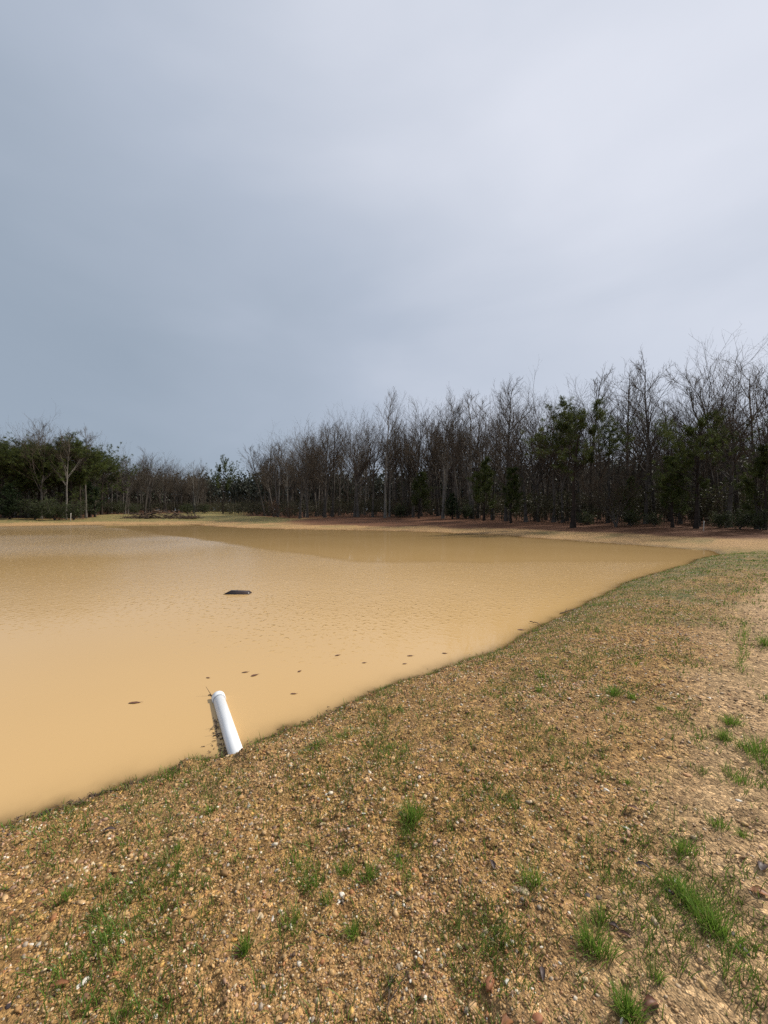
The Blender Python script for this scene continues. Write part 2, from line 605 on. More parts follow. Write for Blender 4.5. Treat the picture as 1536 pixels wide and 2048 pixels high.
depth = (-gzv)
keep = (depth.ravel()[quads] > -0.004).any(1) & (gd.ravel()[quads] < 3).all(1) & (np.hypot(gx, gy).ravel()[quads] < 140).all(1)
wq = quads[keep]
used = np.unique(wq)
remap = np.full(nr * ntg, -1)
remap[used] = np.arange(len(used))
wx, wy = gx.ravel()[used], gy.ravel()[used]
dshore = -(wx * NX[0] + wy * NX[1]) - 3.68          # distance from the dam
rip = 0.04 + 0.96 * sstep(5.2, 10.5, wy + 2.5 * fbm(wx, wy, 0.15, 3, 91)) * sstep(0.0, 1.2, dshore)
rip = rip * (0.85 + 0.8 * fbm(wx, wy, 0.07, 3, 95))
# a lull in the wind under the far trees: smoother water that mirrors the dark wood
lull = np.minimum(wy - 16.4, wy - 17.0 - 1.055 * np.maximum(-1.4 - wx, 0))
lull = lull + fbm(wx * 0.35, wy, 0.16, 3, 97) * 2.2 * sstep(0, 8, -wx) + fbm(wx, wy, 0.5, 2, 98) * 0.5
rip = rip * (1 - 0.93 * sstep(-0.4, 0.9, lull))
WV = np.stack([wx, wy, np.zeros_like(wx)], -1)
o = link('pond_water', mesh_np('pond_water', WV, remap[wq], M_water, True,
                               {'depth': ('FLOAT', np.maximum(depth.ravel()[used], 0)), 'ripple': ('FLOAT', np.clip(rip, 0.02, 1.4))}))
kind(o, 'structure')


# ------------------------------------------------------------------ branching
def tubes(P, R, sides):
    n, kk, _ = P.shape
    T = np.gradient(P, axis=1)
    T /= np.linalg.norm(T, axis=2, keepdims=True) + 1e-9
    ref = np.where(np.abs(T[:, :1, 2:3]) > 0.85, np.array([[[1.0, 0, 0]]]), np.array([[[0, 0, 1.0]]]))
    A = np.cross(T, np.broadcast_to(ref, T.shape))
    A /= np.linalg.norm(A, axis=2, keepdims=True) + 1e-9
    B = np.cross(T, A)
    an = np.arange(sides) * 2 * np.pi / sides
    ring = A[:, :, None, :] * np.cos(an)[None, None, :, None] + B[:, :, None, :] * np.sin(an)[None, None, :, None]
    V = P[:, :, None, :] + ring * R[:, :, None, None]
    ii = np.arange(n * kk * sides).reshape(n, kk, sides)
    jj = np.roll(ii, -1, axis=2)
    F = np.stack([ii[:, :-1], jj[:, :-1], jj[:, 1:], ii[:, 1:]], -1).reshape(-1, 4)
    return V.reshape(-1, 3), F


def join(parts):
    Vs, Fs, off = [], {}, 0
    for V, F in parts:
        if len(V) == 0:
            continue
        Vs.append(V)
        for f in (F if isinstance(F, list) else [F]):
            Fs.setdefault(f.shape[1], []).append(f + off)
        off += len(V)
    return np.concatenate(Vs), [np.concatenate(v) for v in Fs.values()]


def unit(v):
    return v / (np.linalg.norm(v, axis=-1, keepdims=True) + 1e-9)


def grow(P, R, per, t0, t1, lenf, ang, up, kk, wob, rf, g, minr=0.006, shape=None, absl=None):
    n, pk, _ = P.shape
    tt = (np.arange(per)[None, :] + g.random((n, per))) / per * (t1 - t0) + t0
    f = tt * (pk - 1)
    i0 = np.clip(f.astype(int), 0, pk - 2)
    w = (f - i0)[..., None]
    rows = np.arange(n)[:, None]
    p0 = P[rows, i0] * (1 - w) + P[rows, i0 + 1] * w
    tan = unit(P[rows, i0 + 1] - P[rows, i0])
    r0 = R[rows, i0] * (1 - w[..., 0]) + R[rows, i0 + 1] * w[..., 0]
    plen = np.linalg.norm(np.diff(P, axis=1), axis=2).sum(1)[:, None]
    p0, tan = p0.reshape(-1, 3), tan.reshape(-1, 3)
    perp = unit(np.cross(tan, unit(g.normal(size=tan.shape))))
    a = np.radians(ang[0] + (ang[1] - ang[0]) * g.random(len(p0)))[:, None]
    d = unit(np.cos(a) * tan + np.sin(a) * perp)
    sh = np.ones_like(tt) if shape is None else shape(tt)
    L = ((plen if absl is None else absl) * lenf * sh * (0.65 + 0.7 * g.random(tt.shape))).reshape(-1)
    out = np.zeros((len(p0), kk, 3))
    out[:, 0] = p0
    st = (L / (kk - 1))[:, None]
    for j in range(1, kk):
        d = unit(d + np.array([0, 0, up]) / kk + g.normal(size=d.shape) * wob)
        out[:, j] = out[:, j - 1] + d * st
    rb = np.clip(r0.reshape(-1) * rf, minr, None)
    RR_ = rb[:, None] * np.linspace(1, 0.35, kk)[None, :]
    return out, np.maximum(RR_, minr * 0.6)


def bare_tree_mesh(seed, H=18.0, style='slim', pale=False):
    g = np.random.default_rng(seed)
    kk = 13
    stems = {'slim': 1, 'spread': 1, 'fork': 2, 'multi': 6}[style]
    P = np.zeros((stems, kk, 3))
    z = np.linspace(0, 1, kk)
    top = {'slim': 0.97, 'spread': 0.72, 'fork': 0.86, 'multi': 0.85}[style]
    for i in range(stems):
        a = g.random() * 6.28
        lean = {'slim': 0.025, 'spread': 0.05, 'fork': 0.13, 'multi': 0.38}[style] * (0.6 + g.random() * 0.8)
        bend = np.cumsum(g.normal(size=(kk, 2)) * 0.006 * H, axis=0) * z[:, None]
        P[i, :, 0] = math.cos(a) * lean * H * z ** 1.3 + bend[:, 0]
        P[i, :, 1] = math.sin(a) * lean * H * z ** 1.3 + bend[:, 1]
        P[i, :, 2] = z * H * top * (1 - 0.12 * g.random() * (i > 0)) - 0.15
    r0 = {'slim': 0.0120, 'spread': 0.0160, 'fork': 0.0120, 'multi': 0.009}[style] * H
    R = r0 * (1 - z * 0.86)[None, :] * np.ones((stems, 1))
    R[:, 0] *= 1.45
    R[:, 1] *= 1.1
    if style == 'slim':
        L1 = grow(P, R, 22, 0.40, 0.985, 1, (24, 48), 0.45, 7, 0.06, 0.5, g, 0.026,
                  shape=lambda t: 0.07 + 0.21 * np.clip((1 - t) / 0.5, 0, 1), absl=H)
    elif style == 'spread':
        L1 = grow(P, R, 15, 0.42, 1.0, 1, (24, 58), 0.45, 8, 0.07, 0.62, g, 0.040,
                  shape=lambda t: 0.26 + 0.16 * (1 - np.abs(t - 0.7) * 1.6), absl=H)
    elif style == 'fork':
        L1 = grow(P, R, 12, 0.42, 1.0, 1, (20, 46), 0.45, 7, 0.07, 0.55, g, 0.028,
                  shape=lambda t: 0.13 + 0.18 * (1 - t), absl=H)
    else:
        L1 = grow(P, R, 9, 0.2, 1.0, 1, (20, 50), 0.5, 6, 0.12, 0.55, g, 0.015,
                  shape=lambda t: 0.2 + 0.15 * (1 - t), absl=H)
    n2 = {'slim': 6, 'spread': 8, 'fork': 7, 'multi': 7}[style]
    L2 = grow(*L1, n2, 0.25, 1.0, 0.42, (22, 46), 0.38, 5, 0.05, 0.62, g, 0.017)
    L3 = grow(*L2, 4, 0.2, 1.0, 0.46, (20, 44), 0.30, 4, 0.06, 0.65, g, 0.0112)
    L4 = grow(*L3, 2, 0.3, 0.95, 0.6, (18, 42), 0.2, 3, 0.06, 0.7, g, 0.0072)
    # low dead sticks on the bole
    trunk = join([tubes(P, R, 8), tubes(*L1, 5)])
    crown = join([tubes(*L2, 4), tubes(*L3, 3), tubes(*L4, 3)])
    zmax = np.percentile(crown[0][:, 2], 99.6)
    b = M_bark_pale if pale else M_bark
    return (mesh_np('trunk', *trunk, b, True), mesh_np('crown', *crown, M_twig, False), zmax)


def needles(C, nper, rad_, width, g, upb=0.35, jit=0.5):
    """a burst of thin needles at every centre C (n,3)"""
    n = len(C)
    d = g.normal(size=(n, nper, 3))
    d[..., 2] += upb
    d = unit(d)
    c = C[:, None, :] + d * rad_ * 0.12 + g.normal(size=d.shape) * rad_ * 0.15 * jit
    L = rad_ * (0.6 + 0.6 * g.random((n, nper, 1)))
    side = unit(np.cross(d, g.normal(size=d.shape))) * width
    V = np.stack([c - side, c + side, c + d * L], 2).reshape(-1, 3)
    F = np.arange(len(V)).reshape(-1, 3)
    return V, F


def leaves(C, size, g, upb=0.4):
    """one pointed leaf (two triangles) at every centre"""
    n = len(C)
    d = unit(g.normal(size=(n, 3)) + np.array([0, 0, -0.1]))
    nrm = unit(g.normal(size=(n, 3)) + np.array([0, 0, upb]))
    s = unit(np.cross(d, nrm))
    L = size * (0.6 + 0.8 * g.random((n, 1)))
    fold = nrm * L * 0.12
    V = np.stack([C, C + d * L * 0.5 + s * L * 0.27 + fold, C + d * L, C + d * L * 0.5 - s * L * 0.27 + fold], 1).reshape(-1, 3)
    b = np.arange(n)[:, None] * 4
    return V, np.concatenate([b + np.array([[0, 1, 2]]), b + np.array([[0, 2, 3]])])


def pine_mesh(seed, H=14.0, style='pine', mat=None, low=0.38):
    g = np.random.default_rng(seed)
    kk = 12
    z = np.linspace(0, 1, kk)
    P = np.zeros((1, kk, 3))
    b = np.cumsum(g.normal(size=(kk, 2)) * 0.010 * H, axis=0) * z[:, None]
    P[0, :, 0], P[0, :, 1], P[0, :, 2] = b[:, 0], b[:, 1], z * H * 0.97 - 0.15
    R = (0.0185 * H * (1 - z * 0.88))[None, :]
    R[:, 0] *= 1.5
    R[:, 1] *= 1.08
    if style == 'pine':
        L1 = grow(P, R, 30, low, 0.99, 1, (58, 98), 0.7, 7, 0.12, 0.42, g, 0.028,
                  shape=lambda t: 0.12 + 0.30 * np.clip((1.06 - t) / 0.4, 0, 1) * (0.30 + 1.0 * g.random(t.shape)), absl=H)
        L2 = grow(*L1, 9, 0.42, 1.0, 0.36, (25, 65), 0.6, 4, 0.14, 0.55, g, 0.012)
        C = np.concatenate([L2[0][:, 2:].reshape(-1, 3), L1[0][:, -2:].reshape(-1, 3)])
        C = np.concatenate([C, C + g.normal(size=C.shape) * 0.14, C + g.normal(size=C.shape) * 0.14])
        N = needles(C, 16, 0.34, 0.021, g, 0.5)
    elif style == 'young':
        L1 = grow(P, R, 32, 0.18, 0.99, 1, (55, 85), 0.7, 6, 0.10, 0.42, g, 0.012,
                  shape=lambda t: 0.06 + 0.26 * np.clip((1.02 - t) / 0.8, 0, 1) * (0.4 + 0.9 * g.random(t.shape)), absl=H)
        L2 = grow(*L1, 5, 0.35, 1.0, 0.42, (25, 60), 0.5, 4, 0.12, 0.55, g, 0.008)
        C = np.concatenate([L2[0][:, 1:].reshape(-1, 3), L1[0][:, -3:].reshape(-1, 3)])
        C = np.concatenate([C, C + g.normal(size=C.shape) * 0.14])
        N = needles(C, 15, 0.28, 0.018, g, 0.45)
    else:
        L1 = grow(P, R, 70, 0.05, 0.99, 1, (45, 75), 0.5, 6, 0.08, 0.3, g, 0.01,
                  shape=lambda t: 0.03 + 0.27 * np.clip((1.01 - t) / 0.95, 0, 1) ** 0.8 * (0.6 + 0.6 * g.random(t.shape)), absl=H)
        L2 = grow(*L1, 6, 0.25, 1.0, 0.38, (25, 60), 0.4, 4, 0.12, 0.55, g, 0.006)
        C = np.concatenate([L2[0][:, 1:].reshape(-1, 3), L1[0][:, 2:].reshape(-1, 3)])
        N = needles(C, 12, 0.20, 0.022, g, 0.3)
    wood = join([tubes(P, R, 8), tubes(*L1, 4)])
    tw = tubes(*L2, 3)
    Vc, Fc = join([tw, N])
    nq = sum(len(f) for f in Fc if f.shape[1] == 4)
    order = [f for f in Fc]
    mi = np.concatenate([np.full(len(f), 0 if f.shape[1] == 4 else 1) for f in order])
    tr = mesh_np('trunk', *wood, M_pbark, True)
    cr = mesh_np('crown', Vc, order, None, False, None, [M_pbark, mat or M_needle], mi)
    return tr, cr, Vc[:, 2].max()


def bush_mesh(seed, H=2.6, wide=1.6, n=2600, leaf=0.11, mat=None, stems=9):
    g = np.random.default_rng(seed)
    kk = 6
    P = np.zeros((stems, kk, 3))
    a = g.random(stems) * 6.28
    z = np.linspace(0, 1, kk)
    sp = g.random(stems) ** 0.5 * wide * 0.7
    hh = H * (0.6 + 0.4 * g.random(stems))
    P[:, :, 0] = np.cos(a)[:, None] * sp[:, None] * z[None] ** 1.2
    P[:, :, 1] = np.sin(a)[:, None] * sp[:, None] * z[None] ** 1.2
    P[:, :, 2] = hh[:, None] * z[None] * 0.92 - 0.08
    P[:, 1:, :2] += g.normal(size=(stems, kk - 1, 2)) * 0.05
    R = np.linspace(0.03, 0.008, kk)[None] * np.ones((stems, 1))
    L1 = grow(P, R, 9, 0.12, 1.0, 0.42, (30, 75), 0.35, 5, 0.14, 0.6, g, 0.007)
    L2 = grow(*L1, 5, 0.2, 1.0, 0.5, (30, 65), 0.25, 4, 0.16, 0.6, g, 0.005)
    pts = np.concatenate([L2[0].reshape(-1, 3), L1[0][:, 1:].reshape(-1, 3)])
    C = pts[g.integers(0, len(pts), n)] + g.normal(size=(n, 3)) * 0.07
    C = C[C[:, 2] > 0.05]
    LV = leaves(C, leaf, g)
    tr = mesh_np('stems', *join([tubes(P, R, 5), tubes(*L1, 3), tubes(*L2, 3)]), M_bark, False)
    cr = mesh_np('foliage', *LV, mat or M_privet, False)
    return tr, cr, C[:, 2].max()


def plant(name, proto, loc, height, label, cat, group=None, rz=None, wscale=1.0, parts=('trunk', 'crown')):
    tr, cr, zm = proto
    s = height / zm
    o = empty(name, loc, random.random() * 6.28 if rz is None else rz, (s * wscale, s * wscale, s))
    tag(o, label, cat, group)
    link(parts[0], tr, o)
    link(parts[1], cr, o)
    return o


SLIM = [bare_tree_mesh(100 + i, 18, 'slim', i % 4 == 2) for i in range(5)]
SPREAD = [bare_tree_mesh(200 + i, 18, 'spread') for i in range(4)]
FORK = [bare_tree_mesh(300 + i, 18, 'fork') for i in range(3)]
MULTI = [bare_tree_mesh(400, 6.0, 'multi')]
PALE = [bare_tree_mesh(501, 23, 'slim', True), bare_tree_mesh(502, 21, 'fork', True)]
PINE = [pine_mesh(600 + i, 14, 'pine', None, (0.50, 0.30, 0.42, 0.45)[i]) for i in range(4)]
YOUNG = [pine_mesh(650 + i, 8, 'young') for i in range(3)]
CEDAR = [pine_mesh(680 + i, 7, 'cedar', M_cedar) for i in range(2)]
BUSH = [bush_mesh(700 + i, 2.6, 1.8, 3000) for i in range(3)]
RUSTB = [bush_mesh(750 + i, 3.4, 1.7, 1300, 0.10, M_rust) for i in range(2)]

# apparent treetop height (photo rows) by sideways slope
EUT = [-1.4, -0.96, -0.86, -0.74, -0.69, -0.60, -0.50, -0.45, -0.40, -0.33, -0.27, -0.2, -0.1, 0.0, 0.1, 0.25, 0.4, 0.55, 0.66, 0.8, 0.96, 1.45]
ETP = [865, 868, 850, 862, 900, 897, 918, 938, 930, 898, 878, 848, 826, 805, 800, 790, 772, 762, 738, 712, 708, 690]


def edgeY(u):
    return float(np.interp(u, EU, EY))


def topz(u, Y):
    return EYE + (1024 - float(np.interp(u, EUT, ETP))) / 800 * Y


def at(px, off=0.0):
    u = (px - 768) / 800
    Y = edgeY(u) + off
    return Vector((u * Y, Y, gz(u * Y, Y)))


def hgt(p, ytop):
    return EYE + (1024 - ytop) / 800 * p.y - p.z


G_BARE = 'bare trees along the edge of the wood'
G_PINE = 'pines standing among the bare trees'
placed = []


def named(px, off, ytop, proto, name, label, cat='tree', group=None, rz=None, ws=1.0, parts=('trunk', 'crown')):
    p = at(px, off)
    placed.append((p.x, p.y))
    return plant(name, proto, p, hgt(p, ytop), label, cat, group, rz, ws, parts)


B = 'bare_tree'
named(770, -1, 776, PALE[0], B, 'tallest bare tree with pale straight trunk, standing proud of the middle wood', group=G_BARE, rz=1.0, ws=0.85)
named(886, 0, 786, PALE[1], B, 'forked bare tree with whitish trunk foot and fan-shaped crown', group=G_BARE, rz=0.3)
named(1232, -0.8, 935, MULTI[0], 'bare_tree', 'low many-stemmed leafless tree spreading beside the biggest pine', group=G_BARE)
named(1292, 3, 714, SLIM[0], B, 'tall narrow bare tree with upright crown, next right of the biggest pine', group=G_BARE)
named(1252, 8, 738, SLIM[1], B, 'thin bare tree seen against the sky between the biggest pine and the tall narrow crown', group=G_BARE)
named(1395, 2, 700, SPREAD[0], B, 'broad bare tree with domed crown behind the wide low pine', group=G_BARE)
named(1458, 1.5, 698, SPREAD[1], B, 'bare tree with the highest twigs of all, just right of the domed crown', group=G_BARE)
named(1515, 0.5, 722, FORK[0], B, 'bare leaning forked tree at the right end of the wood', group=G_BARE)
named(1052, 1, 768, SPREAD[2], B, 'brownish bare tree with dense oval crown left of the biggest pine', group=G_BARE)
named(1012, 2, 757, SLIM[3], B, 'spiky-topped tall bare tree rising over the brownish oval crown', group=G_BARE)
named(1108, 4, 762, SPREAD[3], B, 'bare tree fanning out directly behind the biggest pine', group=G_BARE)
named(945, 3, 778, FORK[1], B, 'bare tree forked in a V right of the whitish trunk foot', group=G_BARE)
named(1180, 8, 745, SLIM[4], B, 'slender bare treetop showing over the right shoulder of the biggest pine', group=G_BARE)
named(826, 2, 808, FORK[2], B, 'bare tree right beside the tallest pale trunk', group=G_BARE)
named(716, 1, 822, SPREAD[1], B, 'bushy bare tree left of the tallest pale trunk', group=G_BARE)
named(650, 0, 820, SPREAD[0], B, 'rounded bare tree topping the left dome of the middle wood', group=G_BARE)
named(600, -1, 845, SPREAD[2], B, 'wide bare tree on the sloping left flank of the middle wood', group=G_BARE)
named(556, 1, 868, FORK[0], B, 'bare tree over the rusty-leaved shrubs', group=G_BARE)
o = named(530, 2, 888, SLIM[1], B, 'bare tree leaning left near the end of the middle wood', group=G_BARE)
o.rotation_euler = (0.0, rad(-13), 0.4)
named(388, -4, 918, PALE[1], B, 'small pale bare tree standing alone beside the gap in the trees', group=G_BARE)
named(82, 0, 832, SPREAD[3], B, 'highest bare crown over the dark pines across the pond', group=G_BARE)
named(172, 1, 853, SLIM[3], B, 'narrow bare crown right of the dark pines across the pond', group=G_BARE)
named(132, -1, 866, SLIM[2], B, 'pale thin bare trunk in front of the dark pines across the pond', group=G_BARE)
named(290, -1, 898, FORK[2], B, 'bare tree with ragged top above the dark brush pile', group=G_BARE)
named(250, 0, 905, SPREAD[2], B, 'bare tree between the dark pines and the ragged top', group=G_BARE)

T = 'pine_tree'
named(1146, -3.2, 790, PINE[0], T, 'biggest dark pine with thick black trunk in front of the wood', 'pine', G_PINE, 2.1, 1.12)
named(1392, -0.6, 812, PINE[1], T, 'wide pine with low boughs, in front of the domed bare crown', 'pine', G_PINE, 0.2, 0.95)
named(1345, -0.5, 905, YOUNG[0], T, 'shorter bushy pine tucked against the left of the wide low pine', 'pine', G_PINE)
named(1530, -0.3, 885, YOUNG[1], T, 'pine cut by the right edge of the view', 'pine', G_PINE)
named(1022, -2.5, 930, YOUNG[0], T, 'small bright pine standing out on the red leaf litter', 'pine', G_PINE)
named(968, -0.5, 910, YOUNG[1], T, 'small pine behind the bright one on the leaf litter', 'pine', G_PINE)
named(1258, 3, 950, YOUNG[1], T, 'young pine behind the low many-stemmed leafless tree', 'pine', G_PINE)
named(838, 0, 940, YOUNG[2], T, 'young pine among trunks left of the whitish trunk foot', 'pine', G_PINE)
named(446, 4, 908, PINE[2], T, 'thin-crowned pine on the grassy track just past the gap', 'pine', G_PINE, None, 0.62)
named(42, 1, 868, PINE[3], T, 'round-headed dark pine nearest the left edge of the view', 'pine', G_PINE)
named(98, 2, 872, PINE[0], T, 'dark pine under the highest bare crown across the pond', 'pine', G_PINE)
named(142, 1.5, 864, PINE[2], T, 'tall dark pine in the middle of the far left clump', 'pine', G_PINE)
named(203, 0, 898, PINE[1], T, 'dark pine ending the far left clump beside the bare wood', 'pine', G_PINE)
named(8, 0, 885, PINE[1], T, 'dark pine cut by the left edge of the view', 'pine', G_PINE)
named(190, -4, 962, CEDAR[0], 'cedar_tree', 'low dark rounded cedar in front of the far left clump', 'cedar', 'cedars at the wood edge', None, 1.35)
named(20, -3, 965, CEDAR[1], 'cedar_tree', 'low dark cedar at the left edge of the view', 'cedar', 'cedars at the wood edge', None, 1.3)
named(905, -0.5, 985, CEDAR[1], 'cedar_tree', 'squat dark cedar between the whitish trunk foot and the small pines', 'cedar', 'cedars at the wood edge', None, 1.4)

for px, off, yt in ((25, 4, 878), (62, 5, 875), (78, 3, 890), (118, 5, 872), (160, 4, 875), (180, 3, 885), (216, 3, 912), (-20, 3, 880), (52, 2, 925), (125, 2, 930)):
    named(px, off, yt, PINE[int(px) % 4], T, 'dark pine crowded behind the front row of the far left clump', 'pine', 'pines packed in the far left clump', None, 1.1)

G_BUSH = 'evergreen bushes under the trees'
for i, (px, off, yt, lb) in enumerate([
        (70, -4, 990, 'leftmost olive bush under the dark pines'),
        (110, -5, 985, 'olive bush behind the pale stake'),
        (148, -4, 995, 'olive bush left of the rounded cedar'),
        (236, -3, 995, 'bush right of the rounded cedar'),
        (268, -5, 1002, 'bush behind the left end of the brush pile'),
        (375, -6, 1002, 'green bush behind the right end of the brush pile'),
        (410, -2, 1003, 'low bush at the foot of the gap in the trees'),
        (1175, 1.5, 1015, 'bush behind the biggest pine trunk'),
        (1262, 0.5, 1012, 'bush right of the low many-stemmed tree'),
        (1310, 0.5, 1020, 'dark bush between the narrow bare tree and the wide low pine'),
        (1480, 0, 1005, 'olive bush under the highest twigs'),
        (1520, -0.5, 1010, 'olive bush at the right end of the wood'),
        (1438, 0.5, 1015, 'bush at the right foot of the wide low pine'),
        (930, 1, 1000, 'bush beside the squat dark cedar'),
        (800, 2, 1003, 'bush behind the tallest pale trunk')]):
    named(px, off, yt, BUSH[i % 3], 'evergreen_bush', lb, 'bush', G_BUSH, None, 1.25, ('stems', 'foliage'))
for i, (px, off, yt, lb) in enumerate([
        (548, -2, 985, 'rusty-leaved shrub at the end of the grassy track'),
        (578, -1, 1000, 'smaller rusty-leaved shrub where the leaf litter begins'),
        (800, 3, 990, 'rusty shrub glowing between trunks behind the tallest pale tree')]):
    named(px, off, yt, RUSTB[i % 2], 'rusty_shrub', lb, 'shrub', 'rusty-leaved shrubs', None, 1.2, ('stems', 'foliage'))

# the crowd of trees that nothing tells apart within one stretch of the wood, row behind row
ZONES = [(-0.16, 'left of the tallest pale trunk in the main wood'), (0.13, 'between the tallest pale trunk and the whitish trunk foot'),
         (0.42, 'between the whitish trunk foot and the biggest pine'), (0.68, 'between the biggest pine and the wide low pine'),
         (9.0, 'beyond the wide low pine at the end of the wood')]
ZONES_L = [(-0.70, 'among the dark pines across the pond'), (9.0, 'in the low wood behind the brush pile across the pond')]
KINDS = [('slender straight bare tree', SLIM, 0.35), ('fork-trunked bare tree', FORK, 0.25), ('broad-crowned bare tree', SPREAD, 0.40)]
for zones, u0, u1, cnt, dep in ((ZONES, -0.30, 1.12, 168, 40), (ZONES_L, -1.12, -0.44, 84, 30)):
    made = tries = 0
    while made < cnt and tries < 8000:
        tries += 1
        u = random.uniform(u0, u1)
        # a fair share per metre of wood edge, not per degree of view
        if random.random() > edgeY(u) / 125 + 0.15:
            continue
        off = 2.5 + dep * random.random() ** 1.4
        Y = edgeY(u) + off
        x = u * Y
        if any((x - a) ** 2 + (Y - b) ** 2 < 1.3 ** 2 for a, b in placed):
            continue
        placed.append((x, Y))
        z = gz(x, Y)
        h = (topz(u, edgeY(u) + 3) - z) * random.triangular(0.66, 1.07, 0.97)
        word, pool, _w = random.choices(KINDS, [k_[2] for k_ in KINDS])[0]
        zone = next(t_ for lim, t_ in zones if u < lim)
        plant(B, random.choice(pool), (x, Y, z), h, word + ' crowded ' + zone, 'tree', word + 's ' + zone, None, random.uniform(0.85, 1.2))
        made += 1


# undergrowth: stems, twigs and leaves that nobody could count
def undergrowth(u0, u1, n, dep, seed, hmin, hmax, leafn):
    g = np.random.default_rng(seed)
    u = g.uniform(u0, u1, n)
    Y = np.interp(u, EU, EY) + 3.0 + dep * g.random(n) ** 1.2
    x = u * Y
    z = ground(x, Y, micro=False)
    H = g.uniform(hmin, hmax, n) * (0.5 + 0.7 * g.random(n))
    kk = 5
    t = np.linspace(0, 1, kk)
    a = g.random(n) * 6.28
    ln = g.random(n) * 0.35
    P = np.zeros((n, kk, 3))
    P[:, :, 0] = x[:, None] + np.cos(a)[:, None] * (ln * H)[:, None] * t ** 1.4
    P[:, :, 1] = Y[:, None] + np.sin(a)[:, None] * (ln * H)[:, None] * t ** 1.4
    P[:, :, 2] = z[:, None] + H[:, None] * t - 0.1
    R = np.linspace(1, 0.4, kk)[None] * g.uniform(0.012, 0.035, n)[:, None]
    L1 = grow(P, R, 4, 0.25, 1.0, 0.4, (25, 65), 0.35, 4, 0.13, 0.5, g, 0.010)
    pts = L1[0][:, 1:].reshape(-1, 3)
    low = pts[pts[:, 2] < 4.8]
    C = low[g.integers(0, len(low), leafn)] + g.normal(size=(leafn, 3)) * 0.22
    LV = leaves(C, 0.30, g)
    V, F = join([tubes(P, R, 3), tubes(*L1, 3), LV])
    mi = np.concatenate([np.full(len(f), 0 if f.shape[1] == 4 else 1) for f in F])
    return V, F, mi


for nm, args in (('undergrowth', (-0.27, 1.15, 3400, 30, 801, 1.6, 6.5, 52000)),
                 ('undergrowth', (-1.12, -0.28, 2400, 26, 802, 1.6, 6.0, 45000))):
    V, F, mi = undergrowth(*args)
    o = link(nm, mesh_np(nm, V, F, None, False, None, [M_twig, M_brushleaf], mi))
    kind(o, 'stuff', 'tangle of thin stems and leaves filling the wood floor')


# far wood closing the gaps
def far_wood(seed, n):
    g = np.random.default_rng(seed)
    u = g.uniform(-1.3, 1.3, n)
    Y = np.interp(u, [-1.3, -0.7, -0.5, -0.3, 0.2, 0.9, 1.3], [120, 132, 165, 150, 122, 82, 66]) + 30 * g.random(n)
    x = u * Y
    z = ground(x, Y, micro=False)
    H = g.uniform(9, 13, n) * np.interp(u, [-1.3, -0.55, -0.3, 1.3], [1.0, 1.05, 1.05, 0.9])
    kk = 5
    t = np.linspace(0, 1, kk)
    P = np.zeros((n, kk, 3))
    P[:, :, 0] = x[:, None] + g.normal(size=(n, 1)) * 0.4 * t
    P[:, :, 1] = Y[:, None]
    P[:, :, 2] = z[:, None] + H[:, None] * t
    R = np.linspace(1, 0.3, kk)[None] * g.uniform(0.10, 0.2, n)[:, None]
    L1 = grow(P, R, 15, 0.03, 1.0, 0.26, (30, 80), 0.3, 4, 0.12, 0.4, g, 0.03)
    pts = L1[0][:, 1:].reshape(-1, 3)
    C = np.repeat(pts, 2, 0) + g.normal(size=(len(pts) * 2, 3)) * 0.6
    LV = leaves(C, 1.15, g)
    V, F = join([tubes(P, R, 4), tubes(*L1, 3), LV])
    mi = np.concatenate([np.full(len(f), 0 if f.shape[1] == 4 else 1) for f in F])
    return V, F, mi


V, F, mi = far_wood(901, 1500)
M_far = leaf_mat('far_wood_leaves', (0.035, 0.042, 0.030), (0.062, 0.070, 0.045), 0.15, 0.2, 0.0)
o = link('distant_wood', mesh_np('distant_wood', V, F, None, False, None, [M_bark, M_far], mi))
kind(o, 'stuff', 'far-off dark wood closing the view behind the gap')


# ------------------------------------------------------------------ brush pile, stakes
def stick(P0, P1, r0, r1, g, sides=6, kk=6, wob=0.03):
    P0, P1 = np.array(P0, float), np.array(P1, float)
    t = np.linspace(0, 1, kk)[:, None]
    P = P0 * (1 - t) + P1 * t
    P = P + g.normal(size=P.shape) * wob * np.linalg.norm(P1 - P0) * np.sin(t * np.pi)
    R = np.linspace(r0, r1, kk)
    V, F = tubes(P[None], R[None], sides)
    c0, c1 = len(V), len(V) + 1
    V = np.concatenate([V, P[:1], P[-1:]])
    e = np.arange(sides)
    f0 = np.stack([np.full(sides, c0), np.roll(e, -1), e], -1)
    b = (kk - 1) * sides
    f1 = np.stack([np.full(sides, c1), b + e, b + np.roll(e, -1)], -1)
    return V, [F, np.concatenate([f0, f1])]


